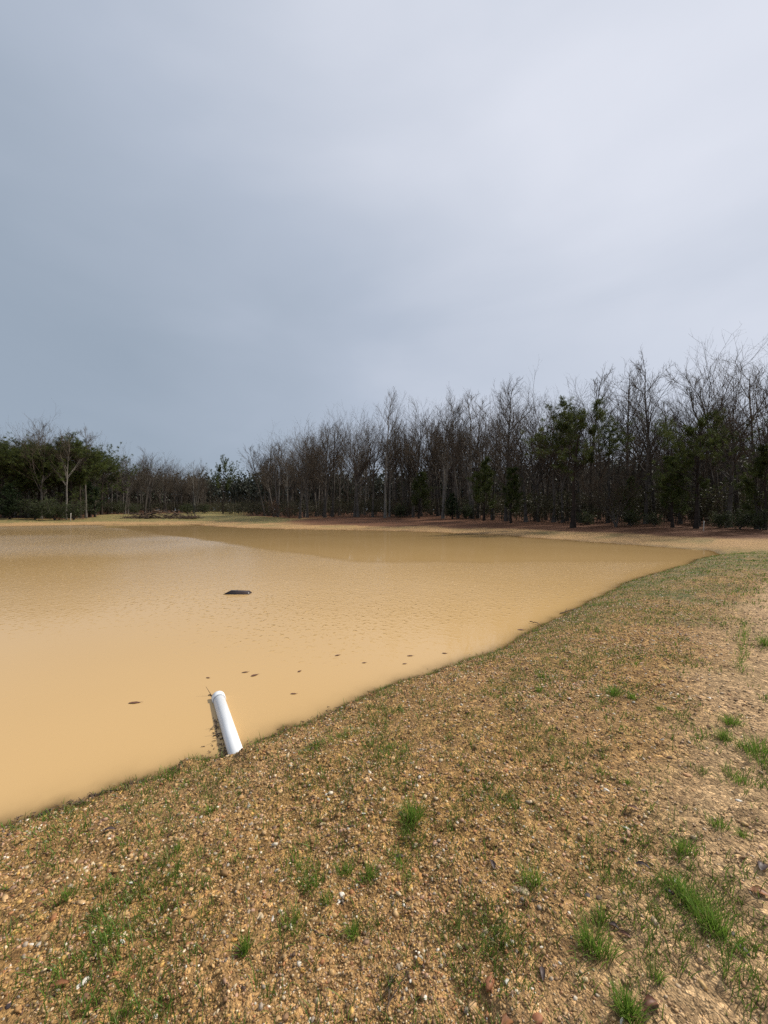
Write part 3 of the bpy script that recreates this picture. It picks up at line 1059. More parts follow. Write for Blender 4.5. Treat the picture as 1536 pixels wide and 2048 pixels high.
gb = np.random.default_rng(33)
p = Vector((-47.5, 85.0, gz(-47.5, 85.0)))
pile = tag(empty('brush_pile', p), 'long low dark heap of cut branches and logs on the grass across the pond', 'brush pile')
for i in range(26):
    cx, cy = gb.uniform(-7.2, 7.2), gb.uniform(-1.4, 1.4)
    zz = gb.uniform(0.15, 1.8) * (1 - abs(cx) / 11)
    L, a = gb.uniform(1.2, 2.4), gb.normal() * 0.5
    dx, dy, dz = math.cos(a) * L / 2, math.sin(a) * L / 2, gb.normal() * 0.25
    r = gb.uniform(0.10, 0.22)
    link('log', mesh_np('log', *stick((cx - dx, cy - dy, zz - dz), (cx + dx, cy + dy, zz + dz), r, r * 0.75, gb), M_dry, True), pile)
tw = []
for i in range(900):
    cx, cy = gb.uniform(-8, 8), gb.normal() * 1.0
    zz = abs(gb.normal()) * 0.8 * (1 - abs(cx) / 12)
    v = unit(gb.normal(size=3) * np.array([1.3, 1, 0.45])) * gb.uniform(0.5, 1.6)
    tw.append(stick((cx, cy, max(zz, 0.02)), (cx + v[0], cy + v[1], max(zz + v[2], 0.05)), 0.035, 0.012, gb, 3, 4))
o = link('twigs', mesh_np('twigs', *join(tw), M_dry), pile)
o['kind'] = 'stuff'

M_stake = simple('weathered_stake', (0.50, 0.46, 0.40), 0.8, 0.15, 12)
for px, Y, h, lb in ((1407, 33.5, 0.85, 'thin whitish stake on the bare sand before the wide low pine'),
                     (141, 74.0, 1.5, 'pale short post in front of the olive bushes across the pond')):
    x = (px - 768) / 800 * Y
    s = h * 0.035
    o = link('stake', mesh_np('stake', *stick((0, 0, -0.2), (h * 0.05, 0, h), s * 1.1, s, gb, 5, 4, 0.004), M_stake))
    o.location = (x, Y, gz(x, Y))
    tag(o, lb, 'stake', 'marker stakes')

# ------------------------------------------------------------------ white pipe
M_pvc = simple('white_plastic', (0.80, 0.81, 0.82), 0.4, 0.03, 5, 0.4)


def lathe(profile, sides=40):
    """profile of (length, radius) along +Y"""
    n = len(profile)
    an = np.arange(sides) * 2 * np.pi / sides
    V = np.array([[r * math.cos(a), l, r * math.sin(a)] for l, r in profile for a in an])
    ii = np.arange(n * sides).reshape(n, sides)
    jj = np.roll(ii, -1, 1)
    return V, np.stack([ii[:-1], jj[:-1], jj[1:], ii[1:]], -1).reshape(-1, 4)


far_p = np.array([-1.92, 4.63, 0.008])
near_p = np.array([-1.215, 3.36, 0.036])
v = near_p - far_p
L = float(np.linalg.norm(v))
pr = 0.063
root = empty('drain_pipe', far_p)
root.rotation_euler = Vector(v).to_track_quat('Y', 'Z').to_euler()
tag(root, 'white plastic drain pipe running from the bank into the muddy water', 'pipe')
V, F = lathe([(0.09, pr - 0.007), (0.09, pr), (L + 0.35, pr), (L + 0.35, pr - 0.007), (0.09, pr - 0.007)])
link('barrel', mesh_np('barrel', V, F, M_pvc, True), root)
pc = pr + 0.010
V, F = lathe([(0.0, 0.001), (0.0, pc - 0.006), (0.001, pc - 0.003), (0.005, pc), (0.094, pc), (0.097, pc - 0.002), (0.098, pr + 0.0006)])
link('end_cap', mesh_np('end_cap', V, F, M_pvc, True), root)
V, F = lathe([(0.098, pr + 0.0006), (0.099, pr + 0.004), (0.106, pr + 0.004), (0.107, pr + 0.0006)])  # grey ring added to paint in the shadow gap behind the cap
link('seam_shade_ring', mesh_np('seam_shade_ring', V, F, simple('seam_shade_grey', (0.30, 0.33, 0.38), 0.5, 0.1, 9), True), root)

# ------------------------------------------------------------------ dark box edge breaking the surface
M_dark = simple('dark_wet_wood', (0.035, 0.022, 0.020), 0.35, 0.4, 6, 0.5, 0.01)
a = pix(445, 1189, True)
b = pix(497, 1189, True)
Lx = (b - a).x
root = empty('sunken_box', ((a.x + b.x) / 2, a.y + 0.12, 0))
tag(root, 'dark flat-topped wooden box lid half sunk in the middle of the pond', 'box')


def hip(L, Wd, h, ex, ey, z0):
    x0, x1, y0, y1 = -L / 2, L / 2, -Wd / 2, Wd / 2
    V = np.array([[x0, y0, z0], [x1, y0, z0], [x1, y1, z0], [x0, y1, z0],
                  [x0 + ex[0], y0 + ey, h], [x1 - ex[1], y0 + ey, h * 0.8], [x1 - ex[1], y1 - ey, h * 0.8], [x0 + ex[0], y1 - ey, h]])
    return V, np.array([[3, 2, 1, 0], [4, 5, 6, 7], [0, 1, 5, 4], [1, 2, 6, 5], [2, 3, 7, 6], [3, 0, 4, 7]])


link('lid', mesh_np('lid', *hip(Lx + 0.1, 0.26, 0.075, (0.20, 0.10), 0.03, -0.03), M_dark), root)
V, F = hip(Lx - 0.27, 0.045, 0.090, (0.02, 0.02), 0.006, 0.055)
o = link('edge_batten', mesh_np('edge_batten', V + np.array([0.04, -0.078, 0]), F, M_dark), root)

# ------------------------------------------------------------------ loose gravel
PAL = np.array([[0.42, 0.26, 0.11], [0.36, 0.20, 0.075], [0.47, 0.30, 0.14], [0.34, 0.15, 0.06], [0.45, 0.27, 0.17],
                [0.55, 0.42, 0.26], [0.63, 0.55, 0.43], [0.14, 0.08, 0.05], [0.23, 0.13, 0.065], [0.29, 0.23, 0.17], [0.52, 0.31, 0.09]])
PW = np.array([0.21, 0.17, 0.14, 0.08, 0.08, 0.07, 0.03, 0.035, 0.10, 0.035, 0.05])
phi = (1 + 5 ** 0.5) / 2
ICO_V = unit(np.array([[-1, phi, 0], [1, phi, 0], [-1, -phi, 0], [1, -phi, 0], [0, -1, phi], [0, 1, phi], [0, -1, -phi],
                       [0, 1, -phi], [phi, 0, -1], [phi, 0, 1], [-phi, 0, -1], [-phi, 0, 1]], float))
ICO_F = np.array([[0, 11, 5], [0, 5, 1], [0, 1, 7], [0, 7, 10], [0, 10, 11], [1, 5, 9], [5, 11, 4], [11, 10, 2], [10, 7, 6],
                  [7, 1, 8], [3, 9, 4], [3, 4, 2], [3, 2, 6], [3, 6, 8], [3, 8, 9], [4, 9, 5], [2, 4, 11], [6, 2, 10], [8, 6, 7], [9, 8, 1]])
OCT_V = np.array([[1, 0, 0], [-1, 0, 0], [0, 1, 0], [0, -1, 0], [0, 0, 1], [0, 0, -1]], float)
OCT_F = np.array([[0, 2, 4], [2, 1, 4], [1, 3, 4], [3, 0, 4], [2, 0, 5], [1, 2, 5], [3, 1, 5], [0, 3, 5]])


def pebbles(x, y, z, size, base_v, base_f, g, cols):
    n, m = len(x), len(base_v)
    a, b_ = g.random(n) * 6.28, g.normal(size=n) * 0.35
    sx = size * (0.85 + 0.6 * g.random(n))
    sy = size * (0.6 + 0.4 * g.random(n))
    sz = size * (0.38 + 0.35 * g.random(n))
    L = base_v[None] * (1 + 0.30 * (g.random((n, m, 1)) - 0.5) * 2)
    L = L * np.stack([sx, sy, sz], -1)[:, None, :]
    cb, sb = np.cos(b_)[:, None], np.sin(b_)[:, None]
    X, Z = L[..., 0] * cb - L[..., 2] * sb, L[..., 0] * sb + L[..., 2] * cb
    Y = L[..., 1]
    ca, sa = np.cos(a)[:, None], np.sin(a)[:, None]
    V = np.stack([X * ca - Y * sa + x[:, None], X * sa + Y * ca + y[:, None], Z + (z + sz * 0.15)[:, None]], -1).reshape(-1, 3)
    F = (base_f[None] + (np.arange(n) * m)[:, None, None]).reshape(-1, 3)
    return V, F, np.repeat(cols, m, 0)


def scatter(n, r0, r1, g, amax=48):
    r = r0 * (r1 / r0) ** g.random(n)
    a = np.radians(g.uniform(-amax, amax, n))
    return r * np.sin(a), r * np.cos(a), r


gp = np.random.default_rng(77)
N = 215000
x, y, r = scatter(N, 1.15, 22, gp)
z, d, wd, s, n_ = ground(x, y, full=True)
li, gr_, pa, we = masks(x, y, z, d, wd, s, n_)
ok = (z > -0.015) & (gp.random(N) > 0.95 * pa * (0.5 + 0.9 * (fbm(x, y, 2.0, 2, 99) + 0.3))) & (wd > 0.2)
ok &= gp.random(N) < np.clip(0.66 + 0.8 * fbm(x, y, 1.3, 3, 111), 0.48, 1)
x, y, z, r, pa = x[ok], y[ok], z[ok], r[ok], pa[ok]
size = np.clip(0.0024 * r ** 0.88 * np.exp(gp.normal(size=len(x)) * 0.46), 0.0025, 0.019)
ci = gp.choice(len(PAL), len(x), p=PW / PW.sum())
cols = PAL[ci] * (0.62 + 0.68 * gp.random((len(x), 1)))
cols = cols * (1 - pa[:, None] * 0.5) + np.array([[0.48, 0.33, 0.18]]) * pa[:, None] * 0.5
nearm = r < 2.9
for m_, bv, bf in ((nearm, ICO_V, ICO_F), (~nearm, OCT_V, OCT_F)):
    V, F, C = pebbles(x[m_], y[m_], z[m_], size[m_], bv, bf, gp, cols[m_])
    o = link('gravel', mesh_np('gravel', V, F, M_stone, False, {'tint': ('FLOAT_COLOR', C)}))
    kind(o, 'stuff', 'loose tan and brown gravel strewn over the bank')


# ------------------------------------------------------------------ grass
def blades(bx, by, bz, h, lean, w, g, tint):
    """bent three-piece blades; lean (n,2) is the tip's sideways reach"""
    n = len(bx)
    base = np.stack([bx, by, bz - 0.006], -1)
    a = g.random(n) * 6.28
    side = np.stack([np.cos(a), np.sin(a), np.zeros(n)], -1) * w[:, None]
    ln = np.concatenate([lean, np.zeros((n, 1))], 1)
    up = np.array([0, 0, 1.0])
    p1 = base + up * (h * 0.5)[:, None] + ln * 0.28
    p2 = base + up * (h * 0.84)[:, None] + ln * 0.64
    p3 = base + up * h[:, None] * 0.97 + ln
    V = np.stack([base - side, base + side, p1 - side * 0.85, p1 + side * 0.85, p2 - side * 0.55, p2 + side * 0.55, p3], 1).reshape(-1, 3)
    b = (np.arange(n) * 7)[:, None]
    q = np.concatenate([b + np.array([[0, 1, 3, 2]]), b + np.array([[2, 3, 5, 4]])])
    tri = b + np.array([[4, 5, 6]])
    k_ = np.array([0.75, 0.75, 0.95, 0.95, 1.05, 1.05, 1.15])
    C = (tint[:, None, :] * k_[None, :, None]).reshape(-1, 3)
    return V, [q, tri], C


def gtint(n, g, dry=0.1):
    c = np.array([[0.108, 0.192, 0.028]]) * (0.65 + 0.7 * g.random((n, 1)))
    c = c + np.array([[0.035, 0.022, 0.004]]) * g.random((n, 1))
    dm = g.random(n) < dry
    c[dm] = np.array([0.26, 0.20, 0.085]) * (0.7 + 0.5 * g.random((dm.sum(), 1)))
    return c


gg = np.random.default_rng(55)
NC = 31000
x, y, r = scatter(NC, 1.2, 26, gg)
z, d, wd, s, n_ = ground(x, y, full=True)
li, gr_, pa, we = masks(x, y, z, d, wd, s, n_)
dens = 0.10 + 0.95 * gr_ + 1.3 * np.clip(fbm(x, y, 2.6, 2, 121), 0, 1) - 0.10 * pa
dens = dens + 2.2 * sstep(3.5, 6.5, s) * (1 - sstep(1.1, 2.4, d)) * np.clip(0.45 + 1.4 * fbm(x, y, 0.9, 2, 141), 0, 1) + 0.9 * sstep(9, 16, s)
dens = dens + 0.25 * np.clip(1 - d / 0.35, 0, 1)
ok = (z > -0.03) & (wd > 0.1) & (gg.random(NC) < dens * 1.15)
cx, cy, cr_, cd = x[ok], y[ok], r[ok], d[ok]
nb = gg.integers(3, 8, len(cx))
rep = np.repeat(np.arange(len(cx)), nb)
n = len(rep)
spread = 0.010 + 0.0045 * cr_[rep]
bx = cx[rep] + gg.normal(size=n) * spread
by = cy[rep] + gg.normal(size=n) * spread
bz = ground(bx, by)
h = np.clip(gg.normal(0.037, 0.014, n), 0.012, 0.085) * (0.8 + 0.5 * gg.random(len(cx))[rep])
lean = gg.normal(size=(n, 2)) * (h * 0.55)[:, None]
w = 0.0011 + 0.00042 * cr_[rep]
keepb = bz > -0.03
args = [v[keepb] for v in (bx, by, bz, h, lean, w)]
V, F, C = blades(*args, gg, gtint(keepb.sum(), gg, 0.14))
o = link('grass_seedlings', mesh_np('grass_seedlings', V, F, M_grass, False, {'tint': ('FLOAT_COLOR', C)}))
kind(o, 'stuff', 'thin new grass sprouting through the gravel')


def tuft(px, py, wpx, hpx, label, nbl=None, name='grass_tuft', cat='grass tuft', group='grass tufts on the bank', ends=None, dry=0.04, fl=1.0):
    g = np.random.default_rng(int(px * 7 + py))
    c = pix(px, py)
    sc = c.y / 800
    if ends is None:
        ends = [(px, py)]
    pts = [pix(*e_) for e_ in ends]
    rw = wpx * sc * 0.5
    hh = hpx * sc * 0.9
    n = int((nbl or 200) * 0.62)
    seg = g.integers(0, max(1, len(pts) - 1), n)
    tt = g.random(n)
    A = np.array([p_[:2] for p_ in pts])
    ctr = A[seg] * (1 - tt[:, None]) + A[np.minimum(seg + 1, len(A) - 1)] * tt[:, None]
    off = g.normal(size=(n, 2)) * rw * 0.46
    P = ctr + off
    z = ground(P[:, 0], P[:, 1])
    lean = off * 0.9 * hh / max(rw, 1e-3) * 0.5 + g.normal(size=(n, 2)) * hh * 0.35
    h = hh * (0.55 + 0.6 * g.random(n))
    w = np.full(n, 0.0010 + 0.00024 * c.y)
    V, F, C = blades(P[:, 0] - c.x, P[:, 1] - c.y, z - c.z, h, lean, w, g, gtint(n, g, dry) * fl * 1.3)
    o = link(name, mesh_np(name, V, F, M_grass, False, {'tint': ('FLOAT_COLOR', C)}))
    o.location = c
    tag(o, label, cat, group)
    return o


tuft(825, 1640, 48, 34, 'dense dark green rounded grass tuft alone in the middle of the gravel', 420)
tuft(830, 1685, 46, 22, 'loose sprawling grass patch just below the dense rounded tuft', 200, ends=[(800, 1662), (845, 1700)], fl=0.85)
tuft(812, 1735, 34, 24, 'narrow slanting grass patch between the sprawling patch and the white stones', 190, ends=[(785, 1705), (820, 1770)])
tuft(1228, 1390, 26, 22, 'small bright tuft, larger of the close pair on the slope', 200)
tuft(1264, 1397, 16, 15, 'tiny bright tuft, smaller of the close pair on the slope', 110)
tuft(1320, 1420, 14, 12, 'tiniest single tuft to the right of the close pair', 70)
tuft(1462, 1448, 32, 22, 'flat-topped tuft, upper of two on the pale track', 240)
tuft(1447, 1478, 28, 24, 'tuft, lower of two stacked on the pale track', 190)
tuft(1405, 1545, 24, 16, 'faint tuft by the pale track edge', 60, fl=0.8)
tuft(1467, 1560, 40, 22, 'slanting tuft below the two on the pale track', 200, ends=[(1452, 1545), (1482, 1570)])
tuft(1368, 1708, 38, 32, 'upright spiky tuft above the long slanting strip of grass', 210)
tuft(1438, 1655, 34, 26, 'thin tuft upper right of the spiky tuft', 120)
tuft(1488, 1675, 26, 20, 'small tuft near the right edge beside the thin tuft', 90)
tuft(1065, 1765, 46, 34, 'grass tuft beside the pale broad stone', 230)
tuft(1358, 1780, 46, 32, 'dark head of the long slanting strip of grass', 260, ends=[(1335, 1768), (1375, 1795)])
tuft(1390, 1818, 56, 40, 'middle of the long slanting strip of grass', 380, ends=[(1370, 1800), (1415, 1838)])
tuft(1432, 1865, 52, 44, 'foot of the long slanting strip of grass', 380, ends=[(1412, 1845), (1450, 1880)])
tuft(1188, 1900, 58, 50, 'broad tuft of long blades beside two curled brown leaves', 380)
tuft(1203, 1842, 34, 32, 'light tuft just above the broad tuft of long blades', 130)
tuft(1256, 2030, 42, 48, 'tall dense tuft next to the big curled brown leaf', 420)
tuft(492, 1905, 22, 40, 'narrow upright tuft on the lower left gravel', 130)
tuft(600, 1738, 50, 26, 'low slanting patch with silvery blades', 190, ends=[(585, 1725), (618, 1745)])
tuft(625, 1775, 40, 24, 'low patch below the silvery blades', 170, fl=0.9)
tuft(690, 1748, 32, 26, 'tuft directly above the white double stone', 150)
tuft(737, 1758, 34, 30, 'tuft right of the one above the white double stone', 170)
tuft(585, 1852, 54, 30, 'sprawling patch left of the white double stone', 190)
tuft(706, 1870, 34, 34, 'tuft below the white double stone', 160)
tuft(655, 1805, 26, 28, 'thin tuft left of the white double stone', 90)
tuft(1080, 1383, 16, 14, 'lone tuft on the upper slope near the water', 80)
tuft(1203, 1545, 18, 14, 'lone small tuft above the white chip on the smooth soil', 80)
tuft(1254, 1568, 18, 14, 'lone small tuft right of the white chip on the smooth soil', 80)
tuft(1254, 1664, 16, 14, 'small tuft growing from a white stone', 70)
tuft(1084, 1355, 22, 12, 'faint patch high on the slope', 80, fl=0.8)
tuft(1482, 1300, 18, 14, 'long narrow straight strip of bright grass along the crest track', 420, 'grass_strip', 'grass strip', None, [(1492, 1252), (1478, 1345)])
tuft(1530, 1290, 26, 22, 'bright tuft cut by the right edge beside the narrow strip', 190)
tuft(1528, 1520, 46, 40, 'thick clump cut by the right edge of the view', 340, ends=[(1515, 1500), (1534, 1540)])
tuft(1492, 1500, 38, 20, 'greyish low clump left of the thick clump', 170, fl=0.8)
tuft(650, 1490, 30, 16, 'long low band of grass above the pipe end on the bank', 380, 'grass_strip', 'grass strip', None, [(600, 1512), (720, 1464)])
tuft(420, 1625, 22, 18, 'small dark tuft below the mud bump on the shore', 110)
tuft(130, 1800, 44, 30, 'patch on the left gravel beside the white flake', 150, fl=0.9)
tuft(230, 1875, 60, 22, 'slanting wisp of grass towards the lower left stones', 150, ends=[(200, 1890), (275, 1850)], fl=0.9)
tuft(110, 1945, 70, 22, 'slanting row of blades above the long rusty leaf', 190, ends=[(95, 1968), (180, 1915)], fl=0.9)
tuft(355, 1700, 26, 24, 'thin tuft on the slope left of centre', 100, fl=0.9)
tuft(1480, 1905, 22, 24, 'sparse seedling cluster on the pale track low down', 40)
tuft(1450, 1950, 30, 34, 'loose spray of blades on the pale track', 40)
tuft(1310, 1960, 34, 40, 'airy spray of seedlings above the tall dense tuft', 80, fl=0.9)


# ------------------------------------------------------------------ single stones
def ico2():
    V, F = ICO_V.copy(), ICO_F
    cache, nv, nf = {}, list(V), []
    for a_, b_, c_ in F:
        def mid(i, j):
            k_ = (min(i, j), max(i, j))
            if k_ not in cache:
                nv.append(unit((nv[i] + nv[j])))
                cache[k_] = len(nv) - 1
            return cache[k_]
        ab, bc, ca = mid(a_, b_), mid(b_, c_), mid(c_, a_)
        nf += [[a_, ab, ca], [b_, bc, ab], [c_, ca, bc], [ab, bc, ca]]
    return np.array(nv), np.array(nf)


I2V, I2F = ico2()


def stone(px, py, wpx, asp, col, label, flat=0.36, rz=None):
    g = np.random.default_rng(int(px * 3 + py * 5))
    c = pix(px, py)
    sz = wpx * c.y / 800 * 0.5 * 0.92
    V = I2V.copy()
    for _ in range(7):                       # knock flat facets off
        nrm = unit(g.normal(size=3))
        lim = g.uniform(0.62, 0.86)
        dd = V @ nrm
        V = V - np.clip(dd - lim, 0, None)[:, None] * nrm[None]
    V = V * (1 + 0.05 * g.normal(size=(len(V), 1)))
    V = V * np.array([1.12, asp, flat]) * sz
    tint = np.tile(np.array(col)[None], (len(V), 1)) * (0.88 + 0.24 * g.random((len(V), 1)))
    o = link('stone', mesh_np('stone', V, I2F, M_stone, False, {'tint': ('FLOAT_COLOR', tint)}))
    o.location = c + Vector((0, 0, sz * flat * 0.1))
    o.rotation_euler = (g.normal() * 0.15, g.normal() * 0.15, g.random() * 6.28 if rz is None else rz)
    tag(o, label, 'stone', 'larger stones lying on the gravel')


WH, PL, OR_, DK, RD = (0.72, 0.66, 0.56), (0.56, 0.42, 0.25), (0.52, 0.27, 0.07), (0.055, 0.04, 0.04), (0.27, 0.11, 0.05)
for a_ in [
    (684, 1790, 17, 0.8, WH, 'white stone, upper of the touching pair among the grass'),
    (678, 1803, 12, 0.8, WH, 'white stone, lower of the touching pair among the grass'),
    (170, 1964, 24, 0.7, WH, 'big whitish jagged stone in the lower left corner area'),
    (157, 1973, 14, 0.7, WH, 'white chip leaning on the big jagged stone'),
    (172, 1993, 18, 0.9, (0.20, 0.11, 0.06), 'round brown stone below the big whitish jagged stone'),
    (1048, 1783, 26, 0.9, PL, 'broad pale stone beside a grass tuft'),
    (1090, 1782, 20, 0.45, DK, 'long black stone with a white fleck beside the broad pale stone'),
    (1175, 1792, 15, 0.85, DK, 'black square stone on open soil'),
    (1200, 1796, 16, 0.8, (0.14, 0.09, 0.055), 'dark brown stone right of the black square stone'),
    (840, 1922, 16, 0.8, OR_, 'orange stone near the bottom middle'),
    (604, 1940, 14, 0.7, OR_, 'small orange stone left of bottom middle'),
    (980, 1962, 44, 0.45, RD, 'flat rust-red stone near the bottom'),
    (1014, 1964, 13, 0.8, WH, 'small white stone touching the flat rust-red one'),
    (945, 2010, 34, 0.6, (0.50, 0.31, 0.15), 'flat tan stone below the rust-red one'),
    (918, 2003, 24, 0.4, PL, 'pale long stone left of the flat tan one'),
    (803, 1997, 14, 0.9, (0.09, 0.055, 0.045), 'dark round stone beside the upright dead twig'),
    (851, 1996, 11, 0.8, WH, 'little cream stone right of the dark round one'),
    (822, 1962, 11, 0.6, WH, 'small white stone above the dark round one'),
    (1212, 1580, 13, 0.6, WH, 'white chip on the smooth soil'),
    (1252, 1656, 13, 0.7, WH, 'white stone with grass growing at it'),
    (1478, 1602, 14, 0.6, WH, 'white stone right of the smooth soil'),
    (1462, 1598, 10, 0.5, PL, 'cream chip left of the white stone on the track'),
    (1350, 1763, 20, 0.35, WH, 'long white chip at the head of the grass strip'),
    (1362, 1757, 10, 0.7, WH, 'small white chip behind the long one at the grass strip'),
    (1338, 1783, 20, 0.5, DK, 'black lump in the head of the grass strip'),
    (1378, 1552, 20, 0.5, (0.55, 0.30, 0.14), 'orange-pink flat stone by the pale track'),
    (1380, 1398, 12, 0.6, PL, 'pale stone on the upper slope'),
    (1195, 1392, 9, 0.7, WH, 'white speck stone left of the close pair of tufts'),
    (1420, 1397, 11, 0.5, WH, 'white stone near the crest track, high up'),
    (876, 1713, 11, 0.9, PL, 'rounded cream stone right of the slanting patch'),
    (888, 1722, 13, 1.0, (0.42, 0.28, 0.12), 'rounded yellow stone paired with the cream one'),
    (646, 1648, 14, 0.7, PL, 'pale flat stone left of the dense rounded tuft'),
    (727, 1627, 9, 0.8, WH, 'small white stone left of the dense rounded tuft'),
    (850, 1593, 14, 0.9, PL, 'pale lumpy stone above the dense rounded tuft'),
    (842, 1752, 18, 0.8, (0.50, 0.25, 0.08), 'orange lump beside the slanting patch'),
    (808, 1810, 11, 0.6, WH, 'white flake below the slanting patch'),
    (545, 1838, 12, 0.5, WH, 'white flake beside the sprawling patch'),
    (519, 1832, 14, 0.7, PL, 'pale stone left of the white flake'),
    (265, 1765, 14, 0.7, WH, 'white stone high on the left gravel'),
    (245, 1884, 18, 0.4, WH, 'long white flake on the left gravel'),
    (62, 1890, 14, 0.5, WH, 'white flake near the left edge'),
    (468, 1880, 13, 0.8, OR_, 'orange chip beside the narrow upright tuft'),
    (450, 1918, 11, 0.6, DK, 'black pebble below the orange chip'),
    (98, 2022, 16, 0.6, PL, 'cream stone near the lower left corner'),
    (16, 2013, 14, 0.8, DK, 'black stone in the lower left corner'),
    (310, 2035, 12, 0.8, WH, 'white stone on the bottom edge'),
    (620, 2042, 13, 0.6, WH, 'white splinter on the bottom edge'),
    (976, 2035, 11, 0.5, WH, 'white splinter below the flat tan stone'),
    (1243, 2044, 16, 0.4, WH, 'white splinter at the foot of the tall dense tuft'),
    (1082, 1895, 11, 0.6, WH, 'white pebble left of the broad long-bladed tuft'),
    (1120, 1926, 9, 0.6, WH, 'white grain below the broad long-bladed tuft'),
    (1064, 1978, 10, 0.8, (0.60, 0.52, 0.44), 'pinkish white pebble near the rusty corner stones'),
    (1075, 2038, 28, 0.7, RD, 'rusty red flat stone at the bottom edge'),
    (1416, 1893, 11, 0.5, WH, 'white pebble under the foot of the grass strip'),
    (1465, 1870, 18, 0.6, (0.10, 0.075, 0.06), 'dark stone in a hollow beside the grass strip'),
    (1488, 1900, 22, 0.6, (0.13, 0.10, 0.09), 'dark grey stone sunk in the pale track'),
    (498, 1485, 12, 0.5, PL, 'cream stone against the buried end of the pipe'),
    (456, 1512, 10, 0.6, PL, 'tan stone under the buried end of the pipe'),
]:
    stone(*a_)


# ------------------------------------------------------------------ leaves and twigs
def leafcol(name, c):
    return simple(name, c, 0.55, 0.35, 40, 0.35)


M_l1, M_l2, M_l3 = leafcol('leaf_brown', (0.13, 0.055, 0.03)), leafcol('leaf_rust', (0.24, 0.10, 0.04)), leafcol('leaf_dark', (0.075, 0.05, 0.045))


def dead_leaf(px, py, Lpx, asp, rz, mat, label, curl=0.5, water=False, group='fallen leaves on the bank', Lm=None):
    g = np.random.default_rng(int(px + py * 3))
    c = pix(px, py, water)
    L = Lm or Lpx * c.y / 800
    nu, nv = 9, 5
    V = []
    for i in range(nu):
        u = i / (nu - 1)
        wv = asp * L * 0.5 * (math.sin(math.pi * min(1, u * 0.96 + 0.02)) ** 0.75) * (1 + 0.12 * g.normal())
        for j in range(nv):
            v_ = (j / (nv - 1) - 0.5) * 2
            V.append([(u - 0.5) * L, v_ * wv, curl * L * (0.30 * math.sin(math.pi * u) + 0.22 * (v_ * v_) * math.sin(math.pi * u)) + 0.002 + 0.006 * L * g.normal()])
    V = np.array(V)
    ii = np.arange(nu * nv).reshape(nu, nv)
    q = np.stack([ii[:-1, :-1], ii[1:, :-1], ii[1:, 1:], ii[:-1, 1:]], -1).reshape(-1, 4)
    # thickness: a second skin below
    V2 = V - np.array([0, 0, 0.0012])
    rim = np.concatenate([ii[0, :], ii[1:, -1], ii[-1, -2::-1], ii[-2:0:-1, 0]])
    rn = np.roll(rim, -1)
    nq = len(V)
    side = np.stack([rim, rim + nq, rn + nq, rn], -1)
    me = mesh_np('dead_leaf', np.concatenate([V, V2]), [q, q[:, ::-1] + nq, side], mat, True)
    o = link('floating_leaf' if water else 'dead_leaf', me)
    o.location = c + Vector((0, 0, 0.004))
    o.rotation_euler = (0, 0, rz)
    tag(o, label, 'leaf', group)
    sv, sf = stick((L * 0.48, 0, 0.004), (L * 0.72, L * 0.05, 0.004), 0.0016, 0.001, g, 5, 4)
    link('stalk', mesh_np('stalk', sv, sf, mat, True), o)
    return o


dead_leaf(1302, 2018, 42, 0.42, 0.25, M_l1, 'big curled brown leaf at the bottom beside the tall dense tuft', 0.7)
dead_leaf(1228, 1855, 20, 0.5, -0.7, M_l3, 'dull brown leaf, upper of two in a line')
dead_leaf(1250, 1873, 24, 0.35, -0.6, M_l1, 'dark red-brown leaf, lower of two in a line', 0.4)
dead_leaf(1286, 1735, 28, 0.3, -0.5, M_l3, 'narrow purplish leaf above the grass strip')
dead_leaf(1526, 1736, 26, 0.6, 0.6, M_l3, 'purple-grey leaf cut by the right edge', 0.4)
dead_leaf(1520, 1788, 30, 0.6, -0.5, M_l2, 'rust brown leaf cut by the right edge lower down', 0.4)
dead_leaf(1085, 1950, 26, 0.4, 1.3, M_l3, 'upright dull brown leaf near the bottom middle right', 0.5)
dead_leaf(120, 1972, 34, 0.32, 0.2, M_l2, 'long rusty leaf at the lower left', 0.3)
dead_leaf(475, 1912, 20, 0.5, 1.2, M_l1, 'folded dark brown leaf under the narrow upright tuft', 0.6)
dead_leaf(985, 1733, 26, 0.35, 1.7, M_l3, 'dark narrow leaf in the middle gravel', 0.5)
dead_leaf(218, 1662, 22, 0.35, 0.3, M_l3, 'dark leaf close under the left shoreline', 0.4)
dead_leaf(800, 1716, 18, 0.4, 0.1, M_l3, 'blackish leaf by the slanting grass patch', 0.4)
dead_leaf(1265, 1618, 26, 0.25, -0.4, M_l1, 'red-brown thin leaf on the smooth soil', 0.3)
dead_leaf(1225, 1705, 26, 0.35, -0.3, M_l1, 'reddish leaf left of the purplish one', 0.3)
dead_leaf(1015, 2046, 30, 0.6, 0.4, M_l2, 'rusty leaf on the bottom edge', 0.3)
G_FL = 'leaves and bits floating on the pond'
